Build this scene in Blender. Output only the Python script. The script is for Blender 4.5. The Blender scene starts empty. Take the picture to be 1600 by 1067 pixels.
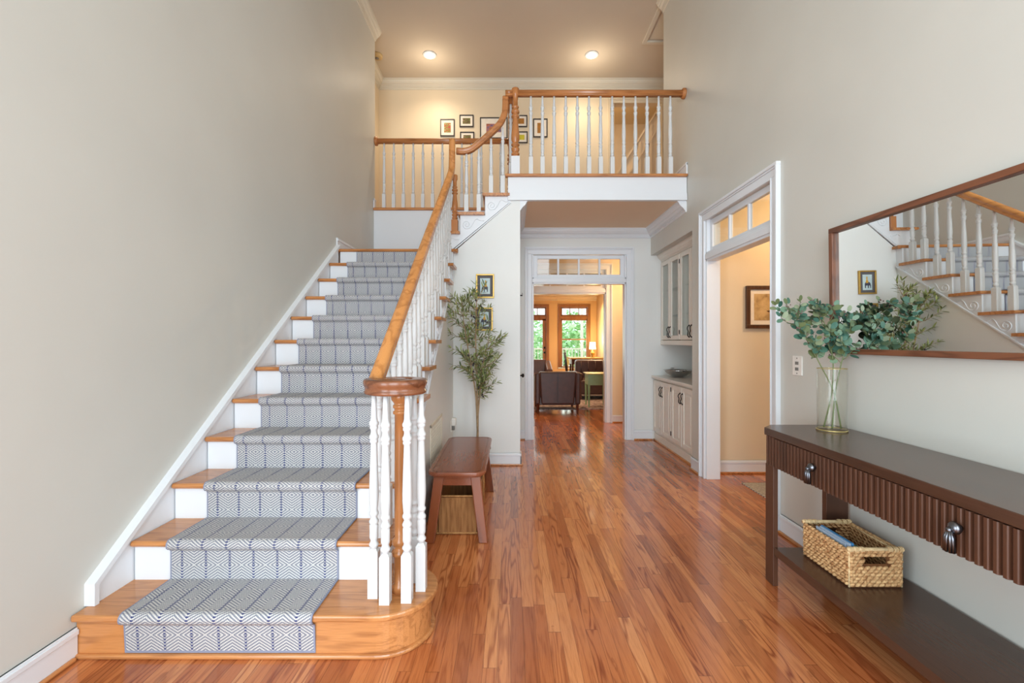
import bpy, math, random
from mathutils import Vector, Matrix
random.seed(7)
PI = math.pi
SC = bpy.context.scene
COL = SC.collection
# ---------------------------------------------------------------- camera
cd = bpy.data.cameras.new('camera'); cam = bpy.data.objects.new('camera', cd); COL.objects.link(cam)
cam.location = (0, 0, 1.325); cam.rotation_euler = (PI/2, 0, 0)
cd.sensor_width = 36; cd.lens = 16.0; cd.clip_start = .05; cd.clip_end = 200
cd.shift_x = 2/1600; cd.shift_y = -1.5/1600
SC.camera = cam
SC.view_settings.view_transform = 'Standard'; SC.view_settings.look = 'None'
SC.view_settings.gamma = 1; SC.view_settings.use_curve_mapping = False
SC.view_settings.exposure = 0.36
cy = SC.cycles
cy.use_denoising = True; cy.max_bounces = 10; cy.diffuse_bounces = 6; cy.glossy_bounces = 5
cy.transmission_bounces = 8; cy.transparent_max_bounces = 16; cy.caustics_reflective = False; cy.caustics_refractive = False
cy.sample_clamp_indirect = 6
# ---------------------------------------------------------------- world and lights
w = bpy.data.worlds.new('sky'); SC.world = w; w.use_nodes = True
bg = w.node_tree.nodes['Background']; bg.inputs[0].default_value = (.80, .92, 1.0, 1); bg.inputs[1].default_value = 1.7
def area(name, loc, rot, sx, sy, e, col):
    l = bpy.data.lights.new(name, 'AREA'); l.shape = 'RECTANGLE'; l.size = sx; l.size_y = sy; l.energy = e; l.color = col
    o = bpy.data.objects.new(name, l); o.location = loc; o.rotation_euler = rot; COL.objects.link(o); return o
def point(name, loc, e, col, r=.05):
    l = bpy.data.lights.new(name, 'POINT'); l.energy = e; l.color = col; l.shadow_soft_size = r
    o = bpy.data.objects.new(name, l); o.location = loc; COL.objects.link(o); return o
def spot(name, loc, tgt, e, col, ang, blend=.6, r=.04):
    l = bpy.data.lights.new(name, 'SPOT'); l.energy = e; l.color = col; l.spot_size = ang; l.spot_blend = blend; l.shadow_soft_size = r
    o = bpy.data.objects.new(name, l); o.location = loc
    o.rotation_euler = (Vector(tgt)-Vector(loc)).to_track_quat('-Z', 'Y').to_euler(); COL.objects.link(o); return o
DAY = (.82, .92, 1.0); WARM = (1.0, .68, .38); WARM2 = (1.0, .82, .60)
# daylight through the tall front windows behind the camera
area('entry_window_daylight', (0, -3.22, 3.75), (PI/2, 0, 0), 2.6, 2.5, 105, DAY)
area('entry_door_daylight', (0, -3.22, 1.35), (PI/2, 0, 0), 2.6, 2.0, 112, DAY)
# added fill lights in unseen side openings beside the camera, lifting the side walls
area('added_fill_left', (-2.05, -.75, 1.25), (PI/2, 0, -PI/2+.35), 2.0, 2.2, 76, DAY)
area('added_fill_right', (2.05, -.75, 1.25), (PI/2, 0, PI/2-.25), 2.0, 2.2, 44, DAY)
# daylight through the living room windows
area('garden_daylight', (0.6, 14.9, 1.4), (-PI/2, 0, 0), 4.5, 2.2, 60, (.95, 1, .95))
# ---------------------------------------------------------------- node helpers
class NG:
    def __init__(s, name, rough=.5, spec=.5, metal=0.0):
        s.m = bpy.data.materials.new(name); s.m.use_nodes = True
        s.t = s.m.node_tree; s.b = s.t.nodes['Principled BSDF']
        s.b.inputs['Roughness'].default_value = rough; s.b.inputs['Metallic'].default_value = metal
        s.b.inputs['Specular IOR Level'].default_value = spec
    def n(s, ty, **k):
        x = s.t.nodes.new(ty)
        for a, v in k.items(): setattr(x, a, v)
        return x
    def put(s, sock, v):
        if isinstance(v, bpy.types.NodeSocket): s.t.links.new(v, sock)
        else: sock.default_value = v
    def m_(s, op, a, b=None, c=None):
        x = s.n('ShaderNodeMath', operation=op); s.put(x.inputs[0], a)
        if b is not None: s.put(x.inputs[1], b)
        if c is not None: s.put(x.inputs[2], c)
        return x.outputs[0]
    def xyz(s, src='Object'):
        tc = s.n('ShaderNodeTexCoord'); sp = s.n('ShaderNodeSeparateXYZ'); s.t.links.new(tc.outputs[src], sp.inputs[0])
        return sp.outputs
    def vec(s, x, y, z):
        c = s.n('ShaderNodeCombineXYZ'); s.put(c.inputs[0], x); s.put(c.inputs[1], y); s.put(c.inputs[2], z); return c.outputs[0]
    def noise(s, v, scale=1, detail=2, rough=.5, dist=0):
        x = s.n('ShaderNodeTexNoise'); s.put(x.inputs['Vector'], v); x.inputs['Scale'].default_value = scale
        x.inputs['Detail'].default_value = detail; x.inputs['Roughness'].default_value = rough; x.inputs['Distortion'].default_value = dist
        return x.outputs[0]
    def white(s, v):
        x = s.n('ShaderNodeTexWhiteNoise', noise_dimensions='3D'); s.put(x.inputs['Vector'], v); return x.outputs[0], x.outputs[1]
    def ramp(s, f, stops, interp='LINEAR'):
        x = s.n('ShaderNodeValToRGB'); s.put(x.inputs[0], f); r = x.color_ramp; r.interpolation = interp
        while len(r.elements) < len(stops): r.elements.new(.5)
        for e, (p, c) in zip(r.elements, stops):
            e.position = p; e.color = (*c, 1) if len(c) == 3 else c
        return x.outputs[0]
    def mix(s, f, a, b, mode='MIX'):
        x = s.n('ShaderNodeMix', data_type='RGBA', blend_type=mode)
        s.put(x.inputs['Factor'], f)
        for k, v in ((6, a), (7, b)):
            if not isinstance(v, bpy.types.NodeSocket) and len(v) == 3: v = (*v, 1)
            s.put(x.inputs[k], v)
        return x.outputs[2]
    def color(s, v):
        if not isinstance(v, bpy.types.NodeSocket) and len(v) == 3: v = (*v, 1)
        s.put(s.b.inputs['Base Color'], v)
    def bump(s, h, strength=.2, dist=.01):
        x = s.n('ShaderNodeBump'); s.put(x.inputs['Height'], h); x.inputs['Strength'].default_value = strength
        x.inputs['Distance'].default_value = dist; s.t.links.new(x.outputs[0], s.b.inputs['Normal'])
def srgb(r, g, b):
    f = lambda c: (c/255/12.92) if c/255 <= .04045 else ((c/255+.055)/1.055)**2.4
    return (f(r), f(g), f(b))
def paint(name, c, rough=.5, bump=.04, spec=.4, var=.03):
    g = NG(name, rough, spec); tc = g.n('ShaderNodeTexCoord')
    n1 = g.noise(tc.outputs['Object'], 1.3, 3); n2 = g.noise(tc.outputs['Object'], 180, 2)
    lo = tuple(x*(1-var) for x in c); hi = tuple(min(1, x*(1+var)) for x in c)
    g.color(g.ramp(n1, [(.3, lo), (.7, hi)])); g.bump(n2, bump, .002); return g.m
def plain(name, c, rough=.5, metal=0, spec=.5, var=.05, sc=20):
    g = NG(name, rough, spec, metal); tc = g.n('ShaderNodeTexCoord')
    n1 = g.noise(tc.outputs['Object'], sc, 3)
    g.color(g.ramp(n1, [(.3, tuple(x*(1-var) for x in c)), (.7, tuple(min(1, x*(1+var)) for x in c))])); return g.m
def wood(name, light, dark, axis='Y', rough=.3, ring=26, fine=1.0, sc=1.0, amt=.55):
    g = NG(name, rough, .5); o = g.xyz()
    i = 'XYZ'.index(axis); oth = [k for k in range(3) if k != i]
    S = [0, 0, 0]
    for k in oth: S[k] = g.m_('MULTIPLY', o[k], 9*sc)
    S[i] = g.m_('MULTIPLY', o[i], 1.1*sc)
    big = g.noise(g.vec(*S), 1, 2, .5, .3)
    rings = g.m_('SINE', g.m_('MULTIPLY', big, ring*2))
    rings = g.m_('POWER', g.m_('MULTIPLY_ADD', rings, .5, .5), 3.0)
    F = [0, 0, 0]
    for k in oth: F[k] = g.m_('MULTIPLY', o[k], 230*sc)
    F[i] = g.m_('MULTIPLY', o[i], 7*sc)
    fn = g.noise(g.vec(*F), 1, 3, .6)
    fac = g.m_('ADD', g.m_('MULTIPLY', rings, amt), g.m_('MULTIPLY', g.m_('SUBTRACT', fn, .4), 1.1*fine))
    fac = g.m_('ADD', fac, g.m_('MULTIPLY', g.m_('SUBTRACT', big, .5), .6))
    c = g.ramp(fac, [(0, light), (1, dark)]); g.color(c)
    g.bump(fn, .06, .002); return g.m
# ---------------------------------------------------------------- materials
M = {}
M['wall'] = paint('wall_greige', srgb(203, 203, 196), .42, .05, .35)
M['wallwarm'] = paint('wall_cream', srgb(222, 207, 180), .45, .05, .35)
M['walllive'] = paint('wall_gold', srgb(222, 190, 140), .5)
M['walllight'] = paint('wall_pale', srgb(222, 225, 223), .45, .04)
M['ceil'] = paint('ceiling_beige', srgb(206, 198, 184), .8, .05, .1)
M['ceilbounce'] = paint('ceiling_hall_bounce', srgb(232, 212, 186), .8, .05, .1)  # hall ceiling made lighter and warmer: floor bounce put into the colour
M['crownp'] = paint('crown_paint', srgb(214, 210, 196), .5, .02, .3)
M['trim'] = paint('trim_white', srgb(222, 227, 232), .3, .02, .5, .015)
M['balw'] = paint('baluster_white', srgb(212, 215, 216), .28, .0, .5, .01)
M['cabw'] = paint('cabinet_white', srgb(228, 224, 214), .35, .02, .5, .015)
OL, OD = srgb(198, 136, 82), srgb(136, 82, 44)
M['oakX'] = wood('oak_x', OL, OD, 'X', .22, 17, 1.1, 1.3, .38); M['oakY'] = wood('oak_y', OL, OD, 'Y', .25); M['oakZ'] = wood('oak_z', OL, OD, 'Z', .3)
RL, RD = srgb(190, 126, 74), srgb(142, 88, 46)
M['railX'] = wood('rail_x', RL, RD, 'X', .22, 14, .7); M['railY'] = wood('rail_y', srgb(204, 140, 80), srgb(160, 100, 50), 'Y', .2, 14, .7); M['railZ'] = wood('rail_z', RL, RD, 'Z', .25, 12, .7)
M['volute'] = wood('volute_oak', srgb(132, 82, 54), srgb(84, 48, 30), 'X', .22, 16)
M['cherryY'] = wood('bench_cherry', srgb(140, 80, 54), srgb(86, 44, 28), 'Y', .18, 5, 1.1, 1.0, .10)
M['cherryZ'] = wood('bench_cherry_leg', srgb(132, 68, 32), srgb(88, 40, 18), 'Z', .3, 12, .6)
M['console'] = wood('console_walnut', srgb(80, 55, 42), srgb(50, 33, 25), 'Y', .22, 10, .7, 1, .35)
M['consoleZ'] = wood('console_walnut_upright', srgb(84, 54, 39), srgb(48, 30, 22), 'Z', .35, 10, .5, 1, .3)
M['mframe'] = wood('mirror_frame_walnut', srgb(124, 78, 54), srgb(72, 42, 28), 'Y', .35, 26, .8)
M['mframeZ'] = wood('mirror_frame_walnut_z', srgb(124, 78, 54), srgb(72, 42, 28), 'Z', .35, 26, .8)
M['casewood'] = wood('window_casing_wood', srgb(156, 108, 64), srgb(126, 82, 46), 'Z', .4, 10, .6)
M['darkleg'] = wood('dark_leg', srgb(96, 44, 28), srgb(60, 26, 16), 'Z', .3)
M['deskwood'] = wood('desk_wood', srgb(70, 38, 24), srgb(40, 22, 14), 'X', .25)
M['tanwood'] = wood('tan_wood', srgb(206, 178, 120), srgb(170, 140, 86), 'X', .5)
M['black'] = plain('black_metal', srgb(28, 27, 28), .35, .6)
M['blackp'] = plain('black_paint', srgb(24, 22, 22), .4)
M['steel'] = plain('gunmetal', srgb(112, 114, 120), .28, 1.0)
M['silver'] = plain('silver', srgb(205, 205, 205), .14, 1.0)
M['gold'] = plain('gold_frame', srgb(184, 148, 74), .35, .5)
M['frameb'] = plain('frame_dark', srgb(44, 36, 33), .35)
M['frbrown'] = wood('frame_brown', srgb(84, 54, 36), srgb(56, 34, 22), 'Z', .35)
M['matw'] = plain('picture_mat_white', srgb(236, 228, 214), .8)
M['matg'] = plain('picture_mat_grey', srgb(92, 90, 94), .8)
M['leather'] = plain('brown_leather', srgb(74, 50, 46), .35, 0, .5, .15, 12)
M['green'] = plain('sage_green_paint', srgb(142, 168, 124), .5)
M['greentop'] = plain('sage_top', srgb(196, 184, 112), .4)
M['plastic'] = plain('white_plastic', srgb(236, 234, 228), .35)
M['slot'] = plain('grey_switch', srgb(120, 118, 114), .5)
M['ductshade'] = plain('duct_shade', srgb(70, 64, 56), .9)
M['grille'] = plain('grille_cream', srgb(222, 214, 196), .5)
M['counter'] = plain('counter_stone', srgb(224, 220, 210), .25, 0, .5, .05, 6)
M['bark'] = plain('olive_bark', srgb(150, 128, 100), .8, 0, .2, .25, 30)
M['olive'] = plain('olive_fruit', srgb(42, 34, 44), .35)
M['pot'] = plain('dark_pot', srgb(50, 46, 44), .6)
M['moss'] = plain('moss', srgb(70, 64, 40), .9, 0, .2, .3, 60)
M['stem'] = plain('stem_green', srgb(104, 116, 74), .6)
M['berry'] = plain('berry_dusty', srgb(120, 96, 92), .7)
M['blue'] = plain('blue_cover', srgb(58, 122, 170), .35)
M['bluelt'] = plain('pale_cover', srgb(172, 190, 210), .35)
M['teal'] = plain('teal_cover', srgb(70, 160, 150), .4)
M['detector'] = plain('detector_plastic', srgb(196, 170, 120), .5)
def leafmat(name, a, b, rough=.45):
    g = NG(name, rough, .4); inf = g.n('ShaderNodeNewGeometry')
    wn = g.n('ShaderNodeTexWhiteNoise', noise_dimensions='1D'); g.t.links.new(inf.outputs['Random Per Island'], wn.inputs['W'])
    g.color(g.ramp(wn.outputs[0], [(0, a), (1, b)])); return g.m
M['oleaf'] = leafmat('olive_leaf', srgb(74, 90, 48), srgb(158, 166, 104))
def eleaf():
    g = NG('eucalyptus_leaf', .5, .35); inf = g.n('ShaderNodeNewGeometry')
    g.color(g.ramp(inf.outputs['Random Per Island'], [(0, srgb(52, 92, 78)), (.3, srgb(78, 118, 100)), (.55, srgb(112, 138, 112)), (.75, srgb(96, 106, 66)), (1, srgb(148, 162, 134))])); return g.m
M['eleaf'] = eleaf()
M['tleaf'] = leafmat('tree_leaf', srgb(130, 196, 110), srgb(222, 244, 196))
def emis(name, c, s):
    g = NG(name); g.color(c); g.b.inputs['Emission Color'].default_value = (*c, 1); g.b.inputs['Emission Strength'].default_value = s; return g.m
M['bulb'] = emis('recessed_bulb', (1, .86, .62), 9); M['shade'] = emis('lamp_shade_lit', (1, .84, .6), 2.2)
M['globe'] = emis('opal_globe_lit', (1, .94, .86), 3)
def glass(name, col=(1, 1, 1), rough=0):
    g = NG(name, rough); t = g.t; out = t.nodes['Material Output']
    tr = g.n('ShaderNodeBsdfTransparent'); tr.inputs[0].default_value = (*col, 1)
    gl = g.n('ShaderNodeBsdfGlossy'); gl.inputs['Roughness'].default_value = .02
    lw = g.n('ShaderNodeLayerWeight'); lw.inputs['Blend'].default_value = .5
    fr = g.n('ShaderNodeMath', operation='MULTIPLY_ADD'); pw = g.n('ShaderNodeMath', operation='POWER'); t.links.new(lw.outputs['Facing'], pw.inputs[0]); pw.inputs[1].default_value = 4; t.links.new(pw.outputs[0], fr.inputs[0]); fr.inputs[1].default_value = .6; fr.inputs[2].default_value = .035
    mx = g.n('ShaderNodeMixShader'); t.links.new(fr.outputs[0], mx.inputs[0]); t.links.new(tr.outputs[0], mx.inputs[1]); t.links.new(gl.outputs[0], mx.inputs[2])
    t.links.new(mx.outputs[0], out.inputs[0]); return g.m
M['glass'] = glass('clear_glass', (.96, .98, .97)); M['vglass'] = glass('vase_glass', (.985, .99, .975))
M['goldrim'] = plain('amber_glass_rim', srgb(196, 176, 112), .15, .5)
gm = NG('mirror_silver', .0, .5, 1.0); gm.color((.93, .95, .94)); M['mirror'] = gm.m
# floor: narrow red oak strips laid along Y, glossy varnish
def floor_mat():
    g = NG('oak_strip_floor', .2, .5); o = g.xyz('Object'); X, Y = o[0], o[1]
    bx = g.m_('DIVIDE', X, .057); bi = g.m_('FLOOR', bx); fx = g.m_('SUBTRACT', bx, bi)
    r1, _ = g.white(g.vec(bi, 3.1, 0))
    by = g.m_('DIVIDE', g.m_('ADD', Y, g.m_('MULTIPLY', r1, 7.0)), g.m_('ADD', g.m_('MULTIPLY', r1, .5), .62))
    bj = g.m_('FLOOR', by); fy = g.m_('SUBTRACT', by, bj)
    rid, rc = g.white(g.vec(bi, bj, 1.7)); rid2, _ = g.white(g.vec(bi, bj, 9.3)); rid3, _ = g.white(g.vec(bi, bj, 5.3))
    v = g.vec(g.m_('ADD', g.m_('MULTIPLY', X, 13), g.m_('MULTIPLY', rid, 40)), g.m_('MULTIPLY', g.m_('ADD', Y, g.m_('MULTIPLY', rid2, 9)), 1.15), rid)
    big = g.noise(v, 1, 2, .45, .25)
    rings = g.m_('POWER', g.m_('MULTIPLY_ADD', g.m_('SINE', g.m_('MULTIPLY', big, 52)), .5, .5), 3.2)
    fn = g.noise(g.vec(g.m_('MULTIPLY', X, 260), g.m_('MULTIPLY', Y, 9), rid), 1, 3, .65)
    base = g.ramp(rid, [(0, srgb(158, 88, 50)), (.3, srgb(184, 108, 62)), (.65, srgb(197, 122, 72)), (1, srgb(212, 142, 90))])
    dark = g.mix(1.0, base, srgb(160, 112, 90), 'MULTIPLY')
    fac = g.m_('MULTIPLY', rings, g.m_('MULTIPLY_ADD', rid3, .6, .15))
    fac = g.m_('ADD', fac, g.m_('MULTIPLY', g.m_('SUBTRACT', fn, .45), 1.1))
    n = g.n('ShaderNodeClamp'); g.put(n.inputs[0], fac)
    c = g.mix(n.outputs[0], base, dark)
    kn = g.noise(g.vec(g.m_('MULTIPLY', X, 9), g.m_('MULTIPLY', Y, 3.5), 4.0), 1, 3, .6)
    c = g.mix(g.m_('MULTIPLY', g.m_('GREATER_THAN', kn, .69), .35), c, srgb(120, 62, 34))
    ex = g.m_('MINIMUM', fx, g.m_('SUBTRACT', 1.0, fx)); ey = g.m_('MINIMUM', fy, g.m_('SUBTRACT', 1.0, fy))
    gap = g.m_('MAXIMUM', g.m_('LESS_THAN', ex, .014), g.m_('LESS_THAN', ey, .0016))
    c = g.mix(g.m_('MULTIPLY', gap, .62), c, srgb(70, 36, 18)); g.color(c)
    g.put(g.b.inputs['Roughness'], g.m_('MULTIPLY_ADD', fn, .14, .13))
    h = g.m_('SUBTRACT', g.m_('MULTIPLY', fn, .12), gap); g.bump(h, .12, .003)
    g.b.inputs['Coat Weight'].default_value = .35; g.b.inputs['Coat Roughness'].default_value = .09
    return g.m
M['floor'] = floor_mat()
def runner_mat():
    g = NG('runner_weave', .95, .1); uv = g.xyz('UV'); U, V = uv[0], uv[1]
    def tri(x, p): return g.m_('MULTIPLY', g.m_('PINGPONG', x, p/2), 2/p)
    a = tri(U, .1125); b = tri(V, .156)
    s = g.m_('ADD', g.m_('MULTIPLY', a, 2.8), g.m_('MULTIPLY', b, 5.8))
    line = g.m_('GREATER_THAN', g.m_('MULTIPLY_ADD', g.m_('SINE', g.m_('MULTIPLY', s, 2*PI)), .5, .5), .50)
    line = g.m_('MULTIPLY', line, g.m_('GREATER_THAN', g.m_('SINE', g.m_('MULTIPLY', U, 2*PI/.0056)), -.75))
    col_ = g.m_('GREATER_THAN', a, .91)
    rung = g.m_('GREATER_THAN', g.m_('SINE', g.m_('MULTIPLY', V, 2*PI/.01345)), .1)
    dots = g.m_('MULTIPLY', col_, rung)
    fz = g.noise(g.vec(g.m_('MULTIPLY', U, 420), g.m_('MULTIPLY', V, 420), 0), 1, 2)
    base = g.ramp(fz, [(.3, srgb(172, 172, 170)), (.7, srgb(222, 221, 218))])
    c = g.mix(g.m_('MULTIPLY', line, .92), base, srgb(80, 88, 114)); c = g.mix(g.m_('MULTIPLY', dots, .9), c, srgb(48, 58, 112))
    e = g.m_('MAXIMUM', g.m_('LESS_THAN', U, .007), g.m_('GREATER_THAN', U, .788)); e = g.m_('MAXIMUM', e, g.m_('LESS_THAN', V, .010))
    c = g.mix(e, c, srgb(140, 146, 166)); g.color(c); g.bump(g.m_('ADD', g.m_('MULTIPLY', line, -.6), fz), .5, .004); return g.m
M['runner'] = runner_mat()
def wicker_mat(name, a, b, sc):
    g = NG(name, .7, .25); tc = g.n('ShaderNodeTexCoord'); n = g.noise(tc.outputs['Object'], sc, 3, .6)
    g.color(g.ramp(n, [(.3, a), (.68, b)])); return g.m
M['wicker'] = wicker_mat('water_hyacinth', srgb(142, 92, 52), srgb(224, 186, 134), 60)
M['caneedge'] = wicker_mat('cane_edge', srgb(164, 114, 66), srgb(206, 158, 102), 60)
M['wickerlt'] = wicker_mat('cane_pale', srgb(206, 176, 128), srgb(232, 208, 164), 60)
def rattan_mat():
    g = NG('rattan_dark', .6, .3); o = g.xyz(); h = g.m_('ADD', o[0], o[1])
    wx = g.m_('SINE', g.m_('MULTIPLY', h, 620)); wz = g.m_('SINE', g.m_('MULTIPLY', o[2], 900))
    n = g.noise(g.vec(g.m_('MULTIPLY', h, 60), 0, g.m_('MULTIPLY', o[2], 6)), 1, 2); k = g.m_('MULTIPLY_ADD', g.m_('MULTIPLY', wx, wz), .22, n)
    g.color(g.ramp(k, [(.2, srgb(120, 74, 40)), (.8, srgb(190, 138, 84))])); g.bump(g.m_('MULTIPLY', wx, wz), .5, .004); return g.m
M['gapshade'] = wicker_mat('weave_gap_shade', srgb(84, 52, 28), srgb(120, 78, 44), 60)  # darker tone, the shade between basket strands put into the colour
M['rattan'] = rattan_mat()
def rug_mat(name, a, b, c):
    g = NG(name, .95, .1); tc = g.n('ShaderNodeTexCoord'); n = g.noise(tc.outputs['Object'], 14, 4, .7)
    g.color(g.ramp(n, [(.3, a), (.5, b), (.7, c)])); return g.m
M['rug'] = rug_mat('living_rug', srgb(70, 50, 56), srgb(150, 130, 128), srgb(196, 182, 170))
def stripe_mat():
    g = NG('striped_rug', .95, .1); o = g.xyz(); s = g.m_('SINE', g.m_('MULTIPLY', o[1], 160))
    n = g.noise(g.vec(o[0], o[1], 0), 60, 3); f = g.m_('MULTIPLY_ADD', s, .25, n)
    g.color(g.ramp(f, [(.3, srgb(130, 124, 118)), (.5, srgb(168, 160, 148)), (.7, srgb(206, 202, 194))])); return g.m
M['rug2'] = stripe_mat()
def art_mat(name, cols, sc=30):
    g = NG(name, .5, .3); tc = g.n('ShaderNodeTexCoord'); n = g.noise(tc.outputs['Object'], sc, 3, .6, .5)
    k = len(cols); g.color(g.ramp(n, [(.3+.4*i/(k-1), c) for i, c in enumerate(cols)])); return g.m
M['art1'] = art_mat('print_autumn', [srgb(110, 60, 40), srgb(190, 80, 60), srgb(120, 130, 50), srgb(220, 190, 150)])
M['art2'] = art_mat('print_meadow', [srgb(60, 70, 40), srgb(120, 130, 60), srgb(90, 60, 50), srgb(190, 170, 130)])
M['art3'] = art_mat('print_dusk', [srgb(60, 50, 70), srgb(120, 110, 140), srgb(190, 110, 80), srgb(90, 70, 80)], 14)
M['art4'] = art_mat('print_woods', [srgb(90, 60, 30), srgb(180, 120, 50), srgb(110, 100, 50)])
M['art5'] = art_mat('print_field', [srgb(70, 110, 40), srgb(210, 200, 60), srgb(150, 150, 60)])
M['artblue'] = art_mat('painting_sky', [srgb(176, 200, 206), srgb(206, 222, 222)], 8)
M['artdark'] = plain('painting_figure_dark', srgb(60, 62, 80), .6); M['artyel'] = plain('painting_figure_ochre', srgb(206, 160, 60), .6)
M['artsea'] = art_mat('sea_print', [srgb(140, 112, 74), srgb(190, 160, 112), srgb(214, 186, 138)], 9)
# ---------------------------------------------------------------- mesh helpers
class MB:
    def __init__(s): s.v = []; s.f = []; s.sm = []; s.uv = None
    def add(s, vs, fs, smooth=False):
        b = len(s.v); s.v += [tuple(p) for p in vs]; s.f += [tuple(i+b for i in f) for f in fs]; s.sm += [smooth]*len(fs); return s
    def box(s, x0, x1, y0, y1, z0, z1):
        x0, x1 = sorted((x0, x1)); y0, y1 = sorted((y0, y1)); z0, z1 = sorted((z0, z1))
        v = [(x, y, z) for z in (z0, z1) for y in (y0, y1) for x in (x0, x1)]
        return s.add(v, [(0, 2, 3, 1), (4, 5, 7, 6), (0, 1, 5, 4), (2, 6, 7, 3), (0, 4, 6, 2), (1, 3, 7, 5)])
    def prism(s, poly, axis, a, b, smooth=False):
        # poly: 2D points; axis X -> (y,z), Y -> (x,z), Z -> (x,y)
        def P(p, t): return {'X': (t, p[0], p[1]), 'Y': (p[0], t, p[1]), 'Z': (p[0], p[1], t)}[axis]
        n = len(poly); v = [P(p, a) for p in poly]+[P(p, b) for p in poly]
        ar = sum(poly[i][0]*poly[(i+1) % n][1]-poly[(i+1) % n][0]*poly[i][1] for i in range(n))
        side = [(i, (i+1) % n, n+(i+1) % n, n+i) for i in range(n)]; c0 = tuple(range(n))[::-1]; c1 = tuple(range(n, 2*n))
        flip = (ar < 0) ^ (axis == 'Y') ^ (a > b)
        if flip: side = [f[::-1] for f in side]; c0 = c0[::-1]; c1 = c1[::-1]
        s.add(v, side, smooth); bi = len(s.v)-2*n
        s.f += [tuple(i+bi for i in c0), tuple(i+bi for i in c1)]; s.sm += [False, False]; return s
    def lathe(s, prof, c=(0, 0, 0), seg=20, smooth=True, cap=True):
        v = []; f = []; n = len(prof)
        for (r, z) in prof:
            for k in range(seg):
                a = 2*PI*k/seg; v.append((c[0]+r*math.cos(a), c[1]+r*math.sin(a), c[2]+z))
        for i in range(n-1):
            for k in range(seg):
                k2 = (k+1) % seg; f.append((i*seg+k, i*seg+k2, (i+1)*seg+k2, (i+1)*seg+k))
        s.add(v, f, smooth)
        if cap:
            b = len(s.v)-n*seg
            s.f.append(tuple(b+k for k in range(seg))[::-1]); s.f.append(tuple(b+(n-1)*seg+k for k in range(seg))); s.sm += [False]*2
        return s
    def tube(s, pts, r, seg=8, closed=False):
        pts = [Vector(p) for p in pts]; n = len(pts); rs = r if isinstance(r, (list, tuple)) else [r]*n
        t0 = (pts[1]-pts[0]).normalized(); u = t0.orthogonal().normalized(); v = []; f = []
        for i, p in enumerate(pts):
            a = pts[max(0, i-1)]; b = pts[min(n-1, i+1)]; t = (b-a)
            t = t.normalized() if t.length > 1e-9 else t0
            u = (u-t*u.dot(t)); u = u.normalized() if u.length > 1e-6 else t.orthogonal().normalized(); w_ = t.cross(u)
            for k in range(seg):
                an = 2*PI*k/seg; v.append(p+(u*math.cos(an)+w_*math.sin(an))*rs[i])
        for i in range(n-1):
            for k in range(seg):
                k2 = (k+1) % seg; f.append((i*seg+k, i*seg+k2, (i+1)*seg+k2, (i+1)*seg+k))
        f.append(tuple(range(seg))[::-1]); f.append(tuple((n-1)*seg+k for k in range(seg)))
        return s.add(v, f, True)
    def sweep(s, prof, pts, sides, smooth=True):
        pts = [Vector(p) for p in pts]; n = len(pts); m = len(prof); v = []; f = []
        for i, p in enumerate(pts):
            a = pts[max(0, i-1)]; b = pts[min(n-1, i+1)]; t = (b-a).normalized()
            S = Vector(sides[i] if isinstance(sides, list) else sides).normalized(); U = S.cross(t).normalized()
            for (x, y) in prof: v.append(p+S*x+U*y)
        for i in range(n-1):
            for k in range(m):
                k2 = (k+1) % m; f.append((i*m+k, i*m+k2, (i+1)*m+k2, (i+1)*m+k))
        f.append(tuple(range(m))[::-1]); f.append(tuple((n-1)*m+k for k in range(m)))
        return s.add(v, f, smooth)
    def sphere(s, c, r, seg=10, rings=7, sc=(1, 1, 1)):
        pr = [(max(1e-4, r*math.sin(PI*i/rings)), -r*math.cos(PI*i/rings)) for i in range(rings+1)]
        b = len(s.v); s.lathe(pr, (0, 0, 0), seg)
        for i in range(b, len(s.v)):
            x, y, z = s.v[i]; s.v[i] = (c[0]+x*sc[0], c[1]+y*sc[1], c[2]+z*sc[2])
        return s
def mesh(name, mb, base):
    me = bpy.data.meshes.new(name); bx, by, bz = base
    me.from_pydata([(x-bx, y-by, z-bz) for x, y, z in mb.v], [], mb.f)
    me.polygons.foreach_set('use_smooth', mb.sm)
    if mb.uv:
        l = me.uv_layers.new(name='UVMap')
        for lp in me.loops: l.data[lp.index].uv = mb.uv[lp.vertex_index]
    me.update(); return me
def bevel(o, wd, seg=2):
    m = o.modifiers.new('bevel', 'BEVEL'); m.width = wd; m.segments = seg; m.limit_method = 'ANGLE'; m.angle_limit = .6; return o
def tagp(o, label=None, cat=None, group=None, kind=None):
    if label: o['label'] = label
    if cat: o['category'] = cat
    if group: o['group'] = group
    if kind: o['kind'] = kind
    return o
def thing(name, loc, label, cat, group=None):
    o = bpy.data.objects.new(name, None); o.empty_display_size = .1; o.location = loc; COL.objects.link(o); o['base'] = loc
    return tagp(o, label, cat, group)
def rootbase(o):
    while o.parent: o = o.parent
    return Vector(o['base'])
def part(name, mb, mat, parent, bev=0, label=None, kind=None):
    me = mesh(name, mb, rootbase(parent)); me.materials.append(mat)
    o = bpy.data.objects.new(name, me); COL.objects.link(o); o.parent = parent
    if bev: bevel(o, bev)
    return tagp(o, label, kind=kind)
def solo(name, mb, mat, label=None, cat=None, group=None, kind=None, bev=0, base=None):
    if base is None:
        xs = [p[0] for p in mb.v]; ys = [p[1] for p in mb.v]; zs = [p[2] for p in mb.v]
        base = ((min(xs)+max(xs))/2, (min(ys)+max(ys))/2, min(zs))
    me = mesh(name, mb, base); me.materials.append(mat)
    o = bpy.data.objects.new(name, me); o.location = base; COL.objects.link(o); o['base'] = base
    if bev: bevel(o, bev)
    return tagp(o, label, cat, group, kind)
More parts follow.
